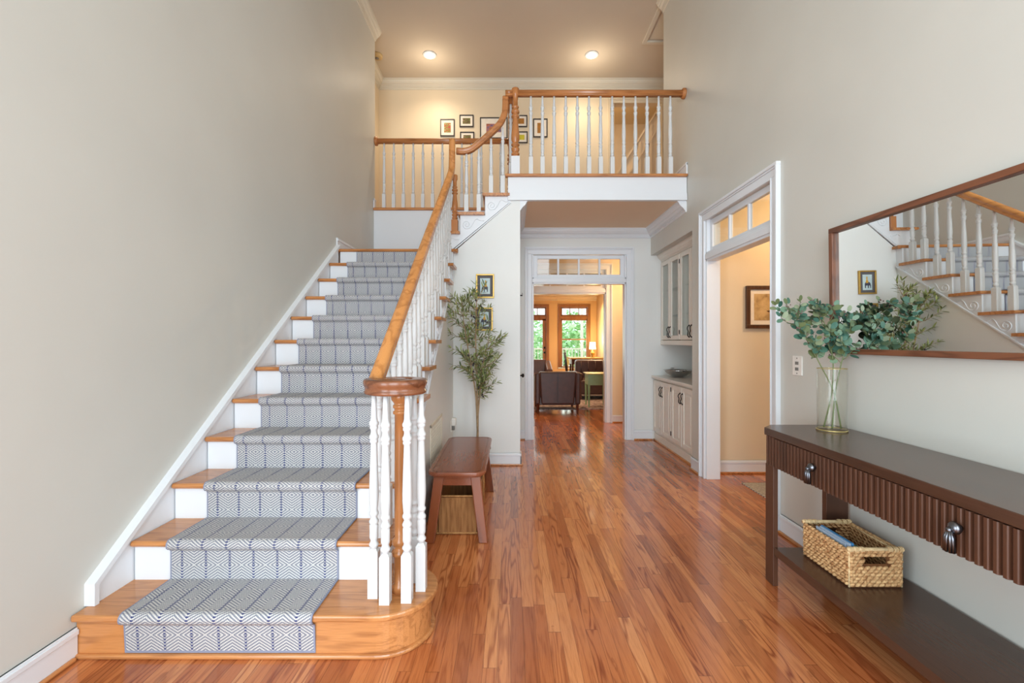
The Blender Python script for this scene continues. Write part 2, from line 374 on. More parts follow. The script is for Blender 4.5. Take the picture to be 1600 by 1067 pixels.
def struct(name, mb, mat, bev=0, base=(0, 0, 0)): return solo(name, mb, mat, kind='structure', bev=bev, base=base)
# ---------------------------------------------------------------- dimensions
XL, XR, CZ = -1.82, 1.87, 5.45      # left wall, right wall, high ceiling
FZ, HC = 3.083, 2.81                # upper floor, lower hall ceiling
YB, YH = 4.84, 6.08                 # balcony front, back wall of the hall
YU = 7.25                           # back wall of the upper hall
YO = 7.36                           # second cased opening
# ---------------------------------------------------------------- shell
b = MB().box(-4, 5, -3.35, 14.5, -.1, 0); struct('floor', b, M['floor'])
b = MB().box(XL-.28, XL, .25, 6.1, 0, CZ).box(XL-.28, XL, -3.35, -1.75, 0, CZ).box(XL-.28, XL, -1.75, .25, 2.35, CZ); struct('wall_left', b, M['wall'])  # unseen opening beside the camera added for the fill light
b = MB().box(-2.25, -2.1, 6.1, YU, FZ, CZ); struct('wall_upper_left', b, M['wallwarm'])
b = MB()                            # right wall with door opening and cabinet niche
b.box(XR, XR+.13, .25, 3.25, 0, CZ); b.box(XR, XR+.13, -3.35, -1.75, 0, CZ); b.box(XR, XR+.13, -1.75, .25, 2.35, CZ); b.box(XR, XR+.13, 3.25, 4.36, 2.5, CZ); b.box(XR, XR+.13, 4.36, 4.69, 0, CZ)  # gap next to the camera, out of view, added to admit the fill
b.box(XR, XR+.13, 4.69, 5.57, 2.46, CZ); b.box(XR, XR+.13, 5.57, YH, 2.46, HC); struct('wall_right', b, M['wall'])
b = MB()                            # niche shell
b.box(XR+.13, 2.5, 4.67, 4.69, 0, 2.6); b.box(2.45, 2.6, 4.69, YH, 0, 2.6); b.box(XR+.13, 2.45, 4.69, YH, 2.46, 2.6); struct('wall_niche', b, M['wall'])
b = MB()                            # front wall behind the camera: door opening and tall window
for x0, x1, z0, z1 in ((-1.82, -1.3, 0, CZ), (1.3, 1.87, 0, CZ), (-1.3, 1.3, 2.35, 2.5), (-1.3, 1.3, 5.0, CZ)): b.box(x0, x1, -3.45, -3.3, z0, z1)
struct('wall_front', b, M['wall'])
b = MB().box(-2.3, 4.5, -3.35, YU, CZ, CZ+.1); struct('ceiling', b, M['ceil'])
b = MB().box(-2.25, 4.5, YU, YU+.1, FZ, 5.12); b = MB()
b.box(-2.25, 1.63, YU, YU+.12, FZ, CZ); b.box(2.4, 4.5, YU, YU+.12, FZ, CZ); b.box(1.63, 2.4, YU, YU+.12, 5.12, CZ); struct('wall_upper_back', b, M['wallwarm'])
b = MB().box(XR+.13, 4.5, 5.45, 5.57, FZ, CZ).box(4.4, 4.5, 5.57, YU, FZ, CZ); struct('wall_upper_right', b, M['wallwarm'])
# upper floor slab and its soffit (the ceiling of the lower hall)
b = MB(); b.box(-2.1, 4.4, 6.06, YU, HC+.02, FZ-.022); b.box(0.0, XR, YB+.0, 6.06, HC+.02, FZ-.022); struct('floor_upper', b, M['trim'])
b = MB(); b.box(-2.1, 4.4, 6.06, YU, FZ-.022, FZ); b.box(0.0, XR, YB+.02, 6.06, FZ-.022, FZ); struct('floor_upper_boards', b, M['oakX'])
b = MB().box(.1, XR, YB+.02, YH, HC, HC+.02).box(-1, 3.0, YH+.12, YO, HC, HC+.02); struct('ceiling_hall', b, M['ceilbounce'])
# upper back room seen through the doorway
b = MB(); b.box(1.0, 3.6, 9.0, 9.1, FZ, 5.6); b.box(.9, 1.0, YU+.12, 9.1, FZ, 5.6); b.box(3.6, 3.7, YU+.12, 9.1, FZ, 5.6); b.box(.9, 3.7, YU+.12, 9.1, FZ-.1, FZ); b.box(.9, 3.7, YU+.12, 9.1, 5.6, 5.7)
struct('wall_upper_room', b, M['wallwarm'])
# walls around and under the stairs
STX = -.612
def nose(Y): return .19+(Y-1.873)*.7308
b = MB().prism([(2.15, 0), (YB, 0), (YB, nose(YB)-.27), (2.15, nose(2.15)-.27)], 'X', STX-.1, STX)
b2 = [(STX, 0), (.1, 0), (.1, HC), (.0, HC), (-.03, 2.76), (STX, 2.26)]
struct('wall_stair', b, M['walllight'])
b = MB().prism(b2, 'Y', YB, YB+.1); struct('wall_stair_end', b, M['walllight'])
b = MB().box(.0, .1, YB+.1, YH, 0, HC); struct('wall_hall_left', b, M['walllight'])
b = MB().box(XL, .0, 6.06, 6.16, 2.0, HC+.02); b.box(XL, .0, 6.05, 6.06, 2.0, FZ-.022); struct('wall_landing', b, M['trim'])
# back wall of hall with the cased opening, then the second opening
def opening_wall(Y0, Y1, xa, xb, mat, name, oz=2.5, top=HC, x0=.29, x1=1.54):
    b = MB(); b.box(xa, x0, Y0, Y1, 0, top); b.box(x1, xb, Y0, Y1, 0, top); b.box(x0, x1, Y0, Y1, oz, top); struct(name, b, mat)
opening_wall(YH, YH+.12, 0.0, 2.6, M['walllight'], 'wall_back')
opening_wall(YO, YO+.12, -1.5, 3.0, M['wallwarm'], 'wall_middle')
b = MB().box(-1.1, -1, YH+.12, YO, 0, HC).box(2.6, 2.7, YH, YO, 0, HC); struct('wall_passage', b, M['wallwarm'])
# living room shell
LZ = 2.72
b = MB(); b.box(2.71, 2.85, YO+.12, 14.5, 0, LZ); b.box(-3.1, -3.0, YO+.12, 14.5, 0, LZ)
b.box(-3, -2.0, 14.4, 14.52, 0, LZ); b.box(-2.0, 1.18, 14.4, 14.52, 2.42, LZ); b.box(1.18, 1.5, 14.4, 14.52, 0, LZ); b.box(1.5, 2.52, 14.4, 14.52, 2.42, LZ); b.box(2.52, 2.71, 14.4, 14.52, 0, LZ); b.box(1.5, 2.52, 14.4, 14.52, 0, .45)
struct('wall_living', b, M['walllive'])
b = MB().box(-3.1, 2.85, YO+.12, 14.5, LZ, LZ+.1); struct('ceiling_living', b, M['ceil'])
# side room through the right doorway
b = MB(); b.box(XR+.13, 5.2, 4.55, 4.66, 0, HC); b.box(5.1, 5.2, .5, 4.55, 0, HC); b.box(XR+.13, 5.2, .4, .5, 0, HC); b.box(XR+.13, 5.2, .4, 4.66, HC, HC+.1)
struct('wall_side_room', b, M['wallwarm'])
# ---------------------------------------------------------------- mapped trim: u along the wall, z up, d out of the wall
mR = lambda u, z, d: (XR-d, u, z)
def mB(Y): return lambda u, z, d: (u, Y-d, z)
def mL(X): return lambda u, z, d: (X+d, u, z)
def mbox(b, fn, u0, u1, z0, z1, d0, d1):
    p = fn(u0, z0, d0); q = fn(u1, z1, d1); b.box(p[0], q[0], p[1], q[1], p[2], q[2])
def casing(b, fn, u0, u1, top, cw=.1):
    """moulded door casing round the opening u0..u1: nested steps, mitred into a head"""
    for i0, i1, d in ((0, .012, .022), (.012, cw-.036, .016), (cw-.036, cw-.022, .024), (cw-.022, cw, .034)):
        mbox(b, fn, u0-i1, u0-i0, 0, top+i0, 0, d); mbox(b, fn, u1+i0, u1+i1, 0, top+i0, 0, d)
        mbox(b, fn, u0-i1, u1+i1, top+i0, top+i1, 0, d)
def jamb(b, fn, u0, u1, top, dep):
    for s, u in ((1, u0), (-1, u1)): mbox(b, fn, u, u+s*.018, 0, top, .0, -dep)
    mbox(b, fn, u0, u1, top-.018, top, 0, -dep)
def transom(b, fn, u0, u1, z0, z1, n, d=-.03):
    """transom light: bar below, sash frame, n panes"""
    mbox(b, fn, u0, u1, z0, z0+.09, 0, -.1); mbox(b, fn, u0, u1, z0+.02, z0+.07, .012, 0)
    mbox(b, fn, u0+.018, u0+.07, z0+.09, z1-.018, d, d-.035); mbox(b, fn, u1-.07, u1-.018, z0+.09, z1-.018, d, d-.035)
    mbox(b, fn, u0+.07, u1-.07, z1-.07, z1-.018, d, d-.035); mbox(b, fn, u0+.07, u1-.07, z0+.09, z0+.13, d, d-.035)
    for i in range(1, n):
        u = u0+.07+(u1-u0-.14)*i/n; mbox(b, fn, u-.013, u+.013, z0+.13, z1-.07, d, d-.03)
def pane(fn, u0, u1, z0, z1, d, parent):
    b = MB(); mbox(b, fn, u0, u1, z0, z1, d, d-.005); me = part('window_pane', b, M['glass'], parent); return me
# right doorway
b = MB(); casing(b, mR, 3.25, 4.36, 2.47); jamb(b, mR, 3.25, 4.36, 2.5, .13); transom(b, mR, 3.25, 4.36, 2.08, 2.49, 3)
t = struct('door_1', b, M['trim'], .003); pane(mR, 3.32, 4.29, 2.2, 2.43, -.045, t)
# hall opening
b = MB(); f = mB(YH); casing(b, f, .29, 1.54, 2.47); jamb(b, f, .29, 1.54, 2.5, .12); transom(b, f, .29, 1.54, 2.08, 2.49, 4)
t = struct('door_2', b, M['trim'], .003); pane(f, .36, 1.47, 2.2, 2.43, -.045, t)
# second opening
b = MB(); f = mB(YO); casing(b, f, .29, 1.54, 2.47); jamb(b, f, .29, 1.54, 2.5, .12); transom(b, f, .29, 1.54, 2.08, 2.49, 4)
t = struct('door_3', b, M['trim'], .003); pane(f, .36, 1.47, 2.2, 2.43, -.045, t)
# closet door in the hall's left wall, only its knob and latch show past the wall
f = mL(.1); b = MB(); mbox(b, f, 5.1, 5.86, 0, 2.04, 0, .004)
t = struct('door_4', b, M['trim'])
k = MB().tube([(.11, 5.79, .88), (.14, 5.79, .88)], .01).sphere((.155, 5.79, .88), .026, 12, 8, (.7, 1, 1)); part('door_knob', k, M['black'], t, label='black round knob')
k = MB().tube([(.11, 5.8, 1.9), (.15, 5.8, 1.9)], .008).box(.145, .15, 5.78, 5.82, 1.89, 1.93); part('door_latch', k, M['black'], t, label='small black latch')
# upper doorway
b = MB(); f = mB(YU); casing(b, f, 1.63, 2.4, 5.1, .08); jamb(b, f, 1.63, 2.4, 5.12, .12)
for i in range(len(b.v)):
    if b.v[i][2] < 1: b.v[i] = (b.v[i][0], b.v[i][1], FZ)
t = struct('door_5', b, M['wallwarm'])
# panelled stair side in the room behind the upper doorway
P0 = Vector((1.0, 8.6, 2.55)); sl = 1.5
def sx(x): return 4.36+(x-1.95)*1.57
b = MB(); b.prism([(1.95, 3.1), (2.75, 3.1), (2.75, sx(2.75)), (1.95, sx(1.95))], 'Y', 8.3, 8.34)
for dz, th in ((0, .06), (-.34, .05)): b.prism([(1.8, sx(1.8)+dz), (2.8, sx(2.8)+dz), (2.8, sx(2.8)+dz+th), (1.8, sx(1.8)+dz+th)], 'Y', 8.26, 8.34)
for x in (2.32, 2.52): b.box(x, x+.05, 8.27, 8.32, 3.1, sx(x))
struct('trim_1', b, M['wallwarm'])
# ---------------------------------------------------------------- baseboards and crown
def baseb(b, fn, u0, u1, z=0, h=.13):
    mbox(b, fn, u0, u1, z, z+h, 0, .014); mbox(b, fn, u0, u1, z+h-.03, z+h-.008, 0, .020); mbox(b, fn, u0, u1, z+h-.008, z+h, 0, .012)
def shoe(b, fn, u0, u1): mbox(b, fn, u0, u1, 0, .018, .012, .03)
bl = MB(); sl_ = MB()
baseb(bl, mL(XL), .25, 1.90); shoe(sl_, mL(XL), .25, 1.88); struct('baseboard_left', bl, M['trim'], .003)
bl = MB(); baseb(bl, mR, .25, 3.14); baseb(bl, mR, 4.47, 4.69); shoe(sl_, mR, .25, 3.14); shoe(sl_, mR, 4.47, 4.70); struct('baseboard_right', bl, M['trim'], .003)
bl = MB(); f = mB(YB); baseb(bl, f, STX, .114); shoe(sl_, f, STX, .13); bl.box(.1, .114, YB-.014, YB+.1, 0, .13); struct('baseboard_stair', bl, M['trim'], .003)
bl = MB(); f = mB(YH); baseb(bl, f, .1, .19); baseb(bl, f, 1.64, XR+.02); shoe(sl_, f, .1, .19); shoe(sl_, f, 1.64, XR+.02); struct('baseboard_back', bl, M['trim'], .003)
bl = MB(); f = mB(YO); baseb(bl, f, 1.64, 2.6, 0, .12); shoe(sl_, f, 1.64, 2.6); struct('baseboard_middle', bl, M['trim'], .003)
bl = MB(); f = mB(4.55); baseb(bl, f, 2.0, 5.1, 0, .13); shoe(sl_, f, 2.0, 5.1); struct('baseboard_side_room', bl, M['trim'], .003)
bl = MB(); baseb(bl, mR, YB-.03, 5.57, FZ); struct('baseboard_upper_right', bl, M['trim'], .003)
bl = MB(); baseb(bl, mL(XL), 4.75, 6.05, 2.283, .115); baseb(bl, mL(XL), 6.03, 6.1, FZ, .13); bl.box(XL, XL+.014, 4.745, 4.76, 2.283, 2.40); struct('baseboard_landing', bl, M['trim'], .003)
bl = MB(); f = mB(YU); baseb(bl, f, -2.1, 1.55, FZ); struct('baseboard_upper_back', bl, M['trim'], .003)
struct('trim_2', sl_, M['oakY'], .006)
CR = [(0, 0), (.78, 0), (.78, .09), (.70, .10), (.70, .15), (.66, .17), (.62, .30), (.52, .42), (.52, .47), (.46, .48), (.38, .56), (.27, .64), (.27, .70), (.20, .71), (.20, .80), (.11, .82), (.11, .93), (.07, .97), (0, 1)]
def crown(b, X=None, Y=None, a=0, c=0, top=0, h=.18, sgn=1, axis='Y'):
    if axis == 'X': b.prism([(Y+sgn*d*h, top-z*h) for d, z in CR], 'X', a, c)
    else: b.prism([(X+sgn*d*h, top-z*h) for d, z in CR], 'Y', a, c)
b = MB(); crown(b, X=XL, a=-3.3, c=6.1, top=CZ, h=.12, sgn=1); crown(b, Y=YU, a=-2.1, c=4.4, top=CZ, h=.135, sgn=-1, axis='X'); crown(b, X=-2.1, a=6.1, c=YU, top=CZ, h=.135, sgn=1)
crown(b, X=XR, a=-3.3, c=5.57, top=CZ, h=.12, sgn=-1); struct('trim_3', b, M['crownp'])
b = MB(); crown(b, Y=YH, a=.1, c=XR, top=HC, h=.12, sgn=-1, axis='X'); crown(b, X=XR, a=YB-.0, c=YH, top=HC, h=.12, sgn=-1); crown(b, X=.1, a=YB-.0, c=YH, top=HC, h=.10, sgn=1)
struct('trim_4', b, M['trim'])
# living crown / second room crown bands
b = MB(); crown(b, Y=YO, a=-1, c=2.6, top=HC, h=.14, sgn=-1, axis='X'); crown(b, Y=14.4, a=-3, c=2.71, top=LZ, h=.14, sgn=-1, axis='X'); struct('trim_5', b, M['wallwarm'])
# balcony fascia
b = MB(); b.box(-.03, XR-.005, YB-.02, YB+.02, HC+.075, FZ-.028); b.box(-.03, XR-.005, YB-.032, YB+.02, HC, HC+.07); b.box(-.03, XR-.005, YB-.028, YB+.02, HC+.07, HC+.078); struct('trim_6', b, M['trim'], .002)
b = MB(); b.box(-.06, XR-.003, YB-.055, YB+.02, FZ-.027, FZ+.001); o = struct('trim_7', b, M['oakX'], .01)
# attic hatch in the ceiling
b = MB(); z = CZ
for x0, x1, y0, y1 in ((1.82, 1.87, 5.6, 6.3), (2.6, 2.65, 5.6, 6.3), (1.87, 2.6, 6.25, 6.3), (1.87, 2.6, 5.6, 5.65)): b.box(x0, x1, y0, y1, z-.03, z)
b.box(1.90, 2.57, 5.68, 6.22, z-.008, z); struct('trim_8', b, M['crownp'], .003)
# ================================================================ STAIRCASE
NK = [1.873+.26*i for i in range(12)]; R = .19
st = thing('staircase', (-1.2, 3.0, 0), 'straight oak and white staircase rising along the left wall to a landing', 'staircase')
TX0, TX1 = XL+.036, -.565
def tread_poly(y, z, y1, th=.028):   # nosed profile in (Y,z)
    return [(y1, z-th), (y+.012, z-th), (y+.003, z-th*.75), (y, z-th*.5), (y+.003, z-th*.22), (y+.010, z), (y1, z)]
# starting step with rounded bull end
def bull(off, n=22):
    cx, cy_, r = -.565, 2.10, .227+off
    pts = [(XL+.005, 2.2), (XL+.005, cy_-r)]
    for i in range(n+1):
        a = -PI/2+PI*1.0*i/n; pts.append((cx+r*math.cos(a), cy_+r*math.sin(a)))
    pts.append((STX-.02, cy_+r)); pts.append((STX-.02, 2.2)); return pts
b = MB().prism(bull(0), 'Z', .162, .19); part('tread', b, M['oakX'], st, .008, 'starting tread with a rounded bull end')
b = MB().prism(bull(-.03), 'Z', 0, .162); part('riser', b, M['oakX'], st, 0, 'oak riser of the starting step')
b = MB().prism(bull(-.012), 'Z', 0, .02); part('shoe_moulding', b, M['oakX'], st, .008)
for k in range(2, 12):
    y, z = NK[k-1], R*k
    b = MB().prism(tread_poly(y, z, y+.29), 'X', TX0, TX1); part('tread', b, M['oakX'], st)
    b = MB().box(TX0, STX, y+.028, y+.04, z-R, z-.028); part('riser', b, M['trim'], st)
# landing tread and top riser
b = MB().prism(tread_poly(NK[11], 2.28, 6.05), 'X', TX0-.03, -.62).prism(tread_poly(NK[11], 2.28, YB+.0), 'X', -.62, TX1); part('landing', b, M['oakX'], st)
b = MB().box(TX0, STX, NK[11]+.028, NK[11]+.04, 2.09, 2.252); part('riser', b, M['trim'], st)
b = MB().tube([(-.575, NK[11]+.02, 2.262), (-.55, NK[11]+.02, 2.262)], .02, 12); part('nosing_return', b, M['oakX'], st)
# skirt board on the left wall with its cap moulding
a0, a1 = 1.96, 4.73
low = [(a0, .19), (a0, .30)] ; up = [(a1, nose(a1)+.028)]
pts = [(a0, .19), (a0, .275), (a1, nose(a1)+.02), (a1, 1.95), (2.6, .19)]
b = MB().prism(pts, 'X', XL, XL+.03); part('skirt_board', b, M['trim'], st)
cap = [(a0-.018, .191), (a0-.018, .285), (a1+.015, nose(a1)+.045), (a1+.015, nose(a1)+.018), (a0+.004, .272), (a0+.004, .191)]
b = MB().prism(cap, 'X', XL, XL+.045); part('skirt_cap', b, M['trim'], st)
# outer stringer (stepped) with moulding and scroll brackets
def dn(Y): return max(0, nose(Y)-.29)
pts = [(2.18, 0.0)]
pts = [(2.2, 0)]; y_ = 2.161
pts = [(2.17, 0), (2.17, .352)]
for k in range(2, 12):
    pts += [(NK[k-1]+.03, R*k-.028)] if k > 2 else []
    pts += [(NK[k]+.03, R*k-.028)]
    if k < 11: pass
pts = [(2.165, 0.0), (2.165, .352)]
for k in range(2, 12): pts += [(NK[k]+.03, R*k-.028), (NK[k]+.03, R*(k+1)-.028)]
pts += [(YB, 2.252), (YB, dn(YB)), (2.55, dn(2.55)), (2.4, 0)]
b = MB().prism(pts, 'X', STX-.02, STX+.006); part('stringer', b, M['trim'], st)
b = MB().sweep([(-.0, -.008), (.014, -.006), (.014, .006), (0, .008)], [(STX+.004, 2.45, dn(2.5)-.02), (STX+.004, YB, dn(YB))], (1, 0, 0), False); part('stringer_moulding', b, M['trim'], st)
def scroll_pts(n=40):
    P = []
    for i in range(n+1):      # spiral, centre (.19,-.095)
        a = 2*PI*1.6*i/n; r = .006+.034*i/n; P.append((.165+r*math.cos(a+.4), -.085+r*math.sin(a+.4)))
    e = P[-1]
    tail = [(.125, -.125), (.10, -.085), (.085, -.05), (.068, -.035), (.05, -.045), (.03, -.05), (.012, -.05)]
    return P, tail
def smoothline(P, n=6):
    out = []
    for i in range(len(P)-1):
        p0 = P[max(0, i-1)]; p1 = P[i]; p2 = P[i+1]; p3 = P[min(len(P)-1, i+2)]
        for j in range(n):
            t = j/n
            out.append(tuple(.5*((2*p1[d])+(-p0[d]+p2[d])*t+(2*p0[d]-5*p1[d]+4*p2[d]-p3[d])*t*t+(-p0[d]+3*p1[d]-3*p2[d]+p3[d])*t**3) for d in range(len(p1))))
    out.append(tuple(P[-1])); return out
def scroll_line():
    # outer arc leaves the spiral bottom and sweeps up to a flat tail (u measured back from the riser side)
    P = []
    n = 44
    for i in range(n+1):
        a = 2*PI*1.55*(1-i/n); r = .006+.040*(i/n)
        P.append((.07+r*math.cos(PI*1.5-a), -.095+r*math.sin(PI*1.5-a)))
    T = [P[-1], (.108, -.128), (.135, -.088), (.155, -.052), (.178, -.036), (.20, -.046), (.225, -.054), (.255, -.054)]
    return P[:-1]+smoothline(T)
SLN = scroll_line()
for k in range(2, 12):
    y0, z0 = NK[k-1]+.03, R*k-.03
    b = MB().tube([(STX+.008, y0+u, z0+v) for u, v in SLN], .0042, 6); part('scroll_bracket', b, M['trim'], st)
# upper flight: treads 13..15 climb to the right
UR = (FZ-2.28)/4; UN = [-.832, -.567, -.302, -.037]
for i in range(3):
    x, z = UN[i], 2.28+UR*(i+1)
    pr = [(x+.29, z-.028), (x+.012, z-.028), (x+.003, z-.021), (x, z-.014), (x+.003, z-.006), (x+.01, z), (x+.29, z)]
    b = MB().prism(pr, 'Y', YB-.045, 6.05); part('tread', b, M['oakY'], st)
for i in range(4):
    x, z = UN[i], 2.28+UR*(i+1); b = MB().box(x+.028, x+.04, YB+.02, 6.05, z-UR, z-.028); part('riser', b, M['trim'] if i < 3 else M['oakZ'], st)
pts = [(-.80, 2.28), (-.80, 2.28+UR-.028), (UN[1]+.03, 2.28+UR-.028), (UN[1]+.03, 2.28+2*UR-.028), (UN[2]+.03, 2.28+2*UR-.028), (UN[2]+.03, 2.28+3*UR-.028), (-.0, 2.28+3*UR-.028), (-.0, 2.80), (-.03, 2.78), (STX, 2.30), (STX, 2.28)]
b = MB().prism(pts, 'Y', YB-.006, YB+.02); part('stringer', b, M['trim'], st)
b = MB().sweep([(-.0, -.007), (.012, -.005), (.012, .005), (0, .007)], [(0.0, YB-.004, 2.79), (STX, YB-.004, 2.28)], (0, -1, 0), False); part('stringer_moulding', b, M['trim'], st)
for i in range(3):
    x0, z0 = UN[i]+.03, 2.28+UR*(i+1)-.03
    b = MB().tube([(x0+u, YB-.008, z0+v) for u, v in SLN if u < .262 and not (i == 0 and u < .15)], .004, 6); part('scroll_bracket', b, M['trim'], st)
# ---------------------------------------------------------------- runner
b = MB(); path = []; e = .009
def rpt(y, z): path.append((y, z))
rpt(1.873+.026, .022)
for k in range(1, 12):
    y, z = NK[k-1], R*k
    if k > 1: rpt(y+.028-e, z-R+e)
    rpt(y+.028-e, z-.05); rpt(y+.020-e, z-.038)
    for i in range(7):
        a = -PI/2-PI*i/6; rr = .0165+e; rpt(y+.014+rr*math.cos(a)*1.0, z-.0145+rr*math.sin(a)*1.0)
    rpt(y+.05, z+e)
rpt(NK[11]+.028-e, 2.09+e); rpt(NK[11]+.028-e, 2.25)
RX0, RX1 = -1.61, -.815; uv = []; acc = 0
for i, (y, z) in enumerate(path):
    if i: acc += math.hypot(y-path[i-1][0], z-path[i-1][1])
    for x in (RX0, RX1): b.v.append((x, y, z)); uv.append((x-RX0, acc))
for i in range(len(path)-1): b.f.append((2*i, 2*i+1, 2*i+3, 2*i+2)); b.sm.append(False)
b.uv = uv
o = solo('carpet_runner', b, M['runner'], 'grey and blue diamond-weave carpet runner down the middle of the stairs', 'stair runner')
m = o.modifiers.new('thick', 'SOLIDIFY'); m.thickness = .007; m.offset = -1
# ---------------------------------------------------------------- balusters, newels, rails
BP = [(.022, .0), (.022, .205), (.0165, .217), (.0165, .224), (.021, .229), (.0215, .236), (.0165, .243), (.0145, .252), (.018, .259), (.0195, .266), (.0195, .30), (.0195, .318), (.016, .322), (.0205, .328), (.0212, .336), (.0175, .343), (.0135, .352), (.0165, .360), (.0205, .366), (.0205, .373), (.017, .379), (.0165, .386), (.019, .41), (.0208, .44), (.0208, .47), (.019, .54), (.0165, .61), (.0145, .672), (.015, .680), (.0188, .684), (.0188, .692), (.016, .696), (.0208, .701), (.0208, .711), (.0165, .717), (.0138, .727), (.0142, .738), (.0185, .744), (.0185, .752), (.016, .755), (.021, .760), (.021, .771), (.0165, .778), (.0138, .792), (.0118, .84), (.0108, .90)]
BM = {}
def bal_mesh(L, blk=.205):
    key = round(L, 2)
    if key in BM: return BM[key]
    b = MB(); b.box(-.022, .022, -.022, .022, 0, .205)
    k = (L-.205)/(.9-.205)
    b.lathe([(.0295, .2045), (.0165, .217)], seg=4, smooth=False, cap=False)
    n0 = len(b.v)-8
    for i in range(n0, len(b.v)):    # square shoulder rotated to line up with the block
        x, y, z = b.v[i]; c = math.cos(PI/4); b.v[i] = ((x-y)*c, (x+y)*c, z)
    b.lathe([(r, .205+(h-.205)*k) for r, h in BP[2:]], seg=14)
    me = mesh('baluster', b, (0, 0, 0)); me.materials.append(M['balw']); BM[key] = me; return me
def baluster(x, y, z, L, root):
    o = bpy.data.objects.new('baluster', bal_mesh(L)); COL.objects.link(o); o.parent = root
    o.location = Vector((x, y, z))-Vector(root['base']); o.scale.z = L/round(L, 2) if True else 1; return o
RP = [(-.020, 0), (-.027, .006), (-.029, .014), (-.024, .022), (-.024, .028), (-.032, .038), (-.033, .048), (-.028, .058), (-.016, .065), (0, .067)]
RP = RP+[(-x, y) for x, y in RP[-2::-1]]; RH = .067
sr = thing('stair_railing', (-.62, 3.2, 0), 'long sloping oak handrail on white turned balusters beside the lower flight', 'stair railing')
# volute + rail
VC = (-.512, 2.035); VZ = 1.157-RH; pts = []; sides = []
N_ = 90
for i in range(N_+1):
    ph = PI+ (PI*2.9)*(1-i/N_); turn = ph-PI
    r = .108 if turn < PI*.9 else .108-(turn-PI*.9)/(PI*2.0)*.078
    pts.append((VC[0]+r*math.cos(ph), VC[1]+r*math.sin(ph), VZ))
lead = smoothline([(VC[0]-.108, VC[1], VZ), (VC[0]-.108, 2.075, VZ+.004), (-.62, 2.115, nose(2.115)+.81-RH-.0), (-.62, 2.2, nose(2.2)+.81-RH)], 6)
vp = pts+lead[1:]
sd = []
for i in range(len(vp)):
    a = Vector(vp[max(0, i-1)]); c = Vector(vp[min(len(vp)-1, i+1)]); t = (c-a); t.z = 0; sd.append(tuple(t.normalized().cross(Vector((0, 0, 1)))))
nv = len(pts)+3
VPF = [(-.022, 0), (-.030, .004), (-.031, .013), (-.027, .018), (-.027, .030), (-.031, .038), (-.034, .046), (-.034, .058), (-.029, .065), (0, .067)]; VPF = VPF+[(-x, y) for x, y in VPF[-2::-1]]
b = MB().sweep(VPF, vp[:nv], sd[:nv]); b.lathe([(.045, 0), (.055, .01), (.055, .055), (.04, .066), (.001, .067)], (VC[0], VC[1], VZ), 24); part('volute', b, M['volute'], sr)
b = MB(); TY = 4.70
gl = smoothline([(-.62, TY, nose(TY)+.81-RH), (-.618, TY+.05, nose(TY)+.81-RH+.05), (-.615, TY+.085, nose(TY)+.92-RH), (-.612, TY+.09, 3.2), (-.61, TY+.09, 3.425)], 6)
b.sweep(RP, vp[nv-1:]+[(-.62, 3.4, nose(3.4)+.81-RH)]+gl, (1, 0, 0)); part('handrail', b, M['railY'], sr)
for k in range(2, 12):
    for dy in (.065, .195):
        y = NK[k-1]+dy; L = nose(y)+.81-RH+.012-R*k; baluster(-.632, y, R*k, L, sr)
for (x, y) in ((-.607, 2.02), (-.543, 1.972), (-.452, 1.986), (-.408, 2.078), (-.455, 2.15)): baluster(x, y, .19, VZ+.006-.19, sr)
nw = [(.034, 0), (.034, .03), (.026, .04), (.024, .16), (.034, .165), (.036, .18), (.025, .19), (.020, .205), (.034, .215), (.034, .235), (.021, .245), (.022, .3), (.0220, .5), (.0215, .7), (.021, .80), (.0285, .803), (.0285, .815), (.0225, .818), (.0225, .828), (.0285, .831), (.0285, .843), (.0225, .846), (.027, .855), (.036, .868), (.038, .885), (.03, .902)]
b = MB().lathe(nw, (-.505, 2.065, .19), 20); part('newel_post', b, M['railZ'], sr)
# newel at the turn, standing on the first tread above the landing
def newel(x, y, z, h, root, base_mat, wb=.045, top=True, lab=None):
    bb = MB().box(x-wb, x+wb, y-wb, y+wb, z, z+.22*h); part('newel_base', bb, base_mat, root, .003, lab)
    k = wb/.045; H = h
    pr = [(.044*k, .22*H), (.030*k, .228*H), (.028*k, .24*H), (.042*k, .246*H), (.042*k, .262*H), (.027*k, .268*H), (.034*k, .285*H), (.041*k, .30*H), (.041*k, .32*H), (.030*k, .335*H), (.026*k, .345*H), (.042*k, .352*H), (.042*k, .368*H), (.027*k, .374*H), (.027*k, .386*H), (.041*k, .41*H), (.043*k, .45*H), (.038*k, .52*H), (.030*k, .60*H), (.026*k, .655*H), (.026*k, .665*H), (.041*k, .672*H), (.041*k, .69*H), (.027*k, .697*H), (.027*k, .712*H), (.040*k, .72*H), (.042*k, .735*H), (.040*k, .752*H), (.027*k, .76*H), (.027*k, .772*H), (.036*k, .78*H), (.036*k, .795*H), (.026*k, .80*H), (.028*k, .90*H), (.036*k, .915*H), (.040*k, .93*H), (.040*k, .992*H), (.034*k, H)]
    b = MB().lathe(pr, (x, y, z), 22); part('newel_post', b, M['railZ'], root)
newel(-.60, 4.885, 2.28+UR, .62, sr, M['railZ'], .034)
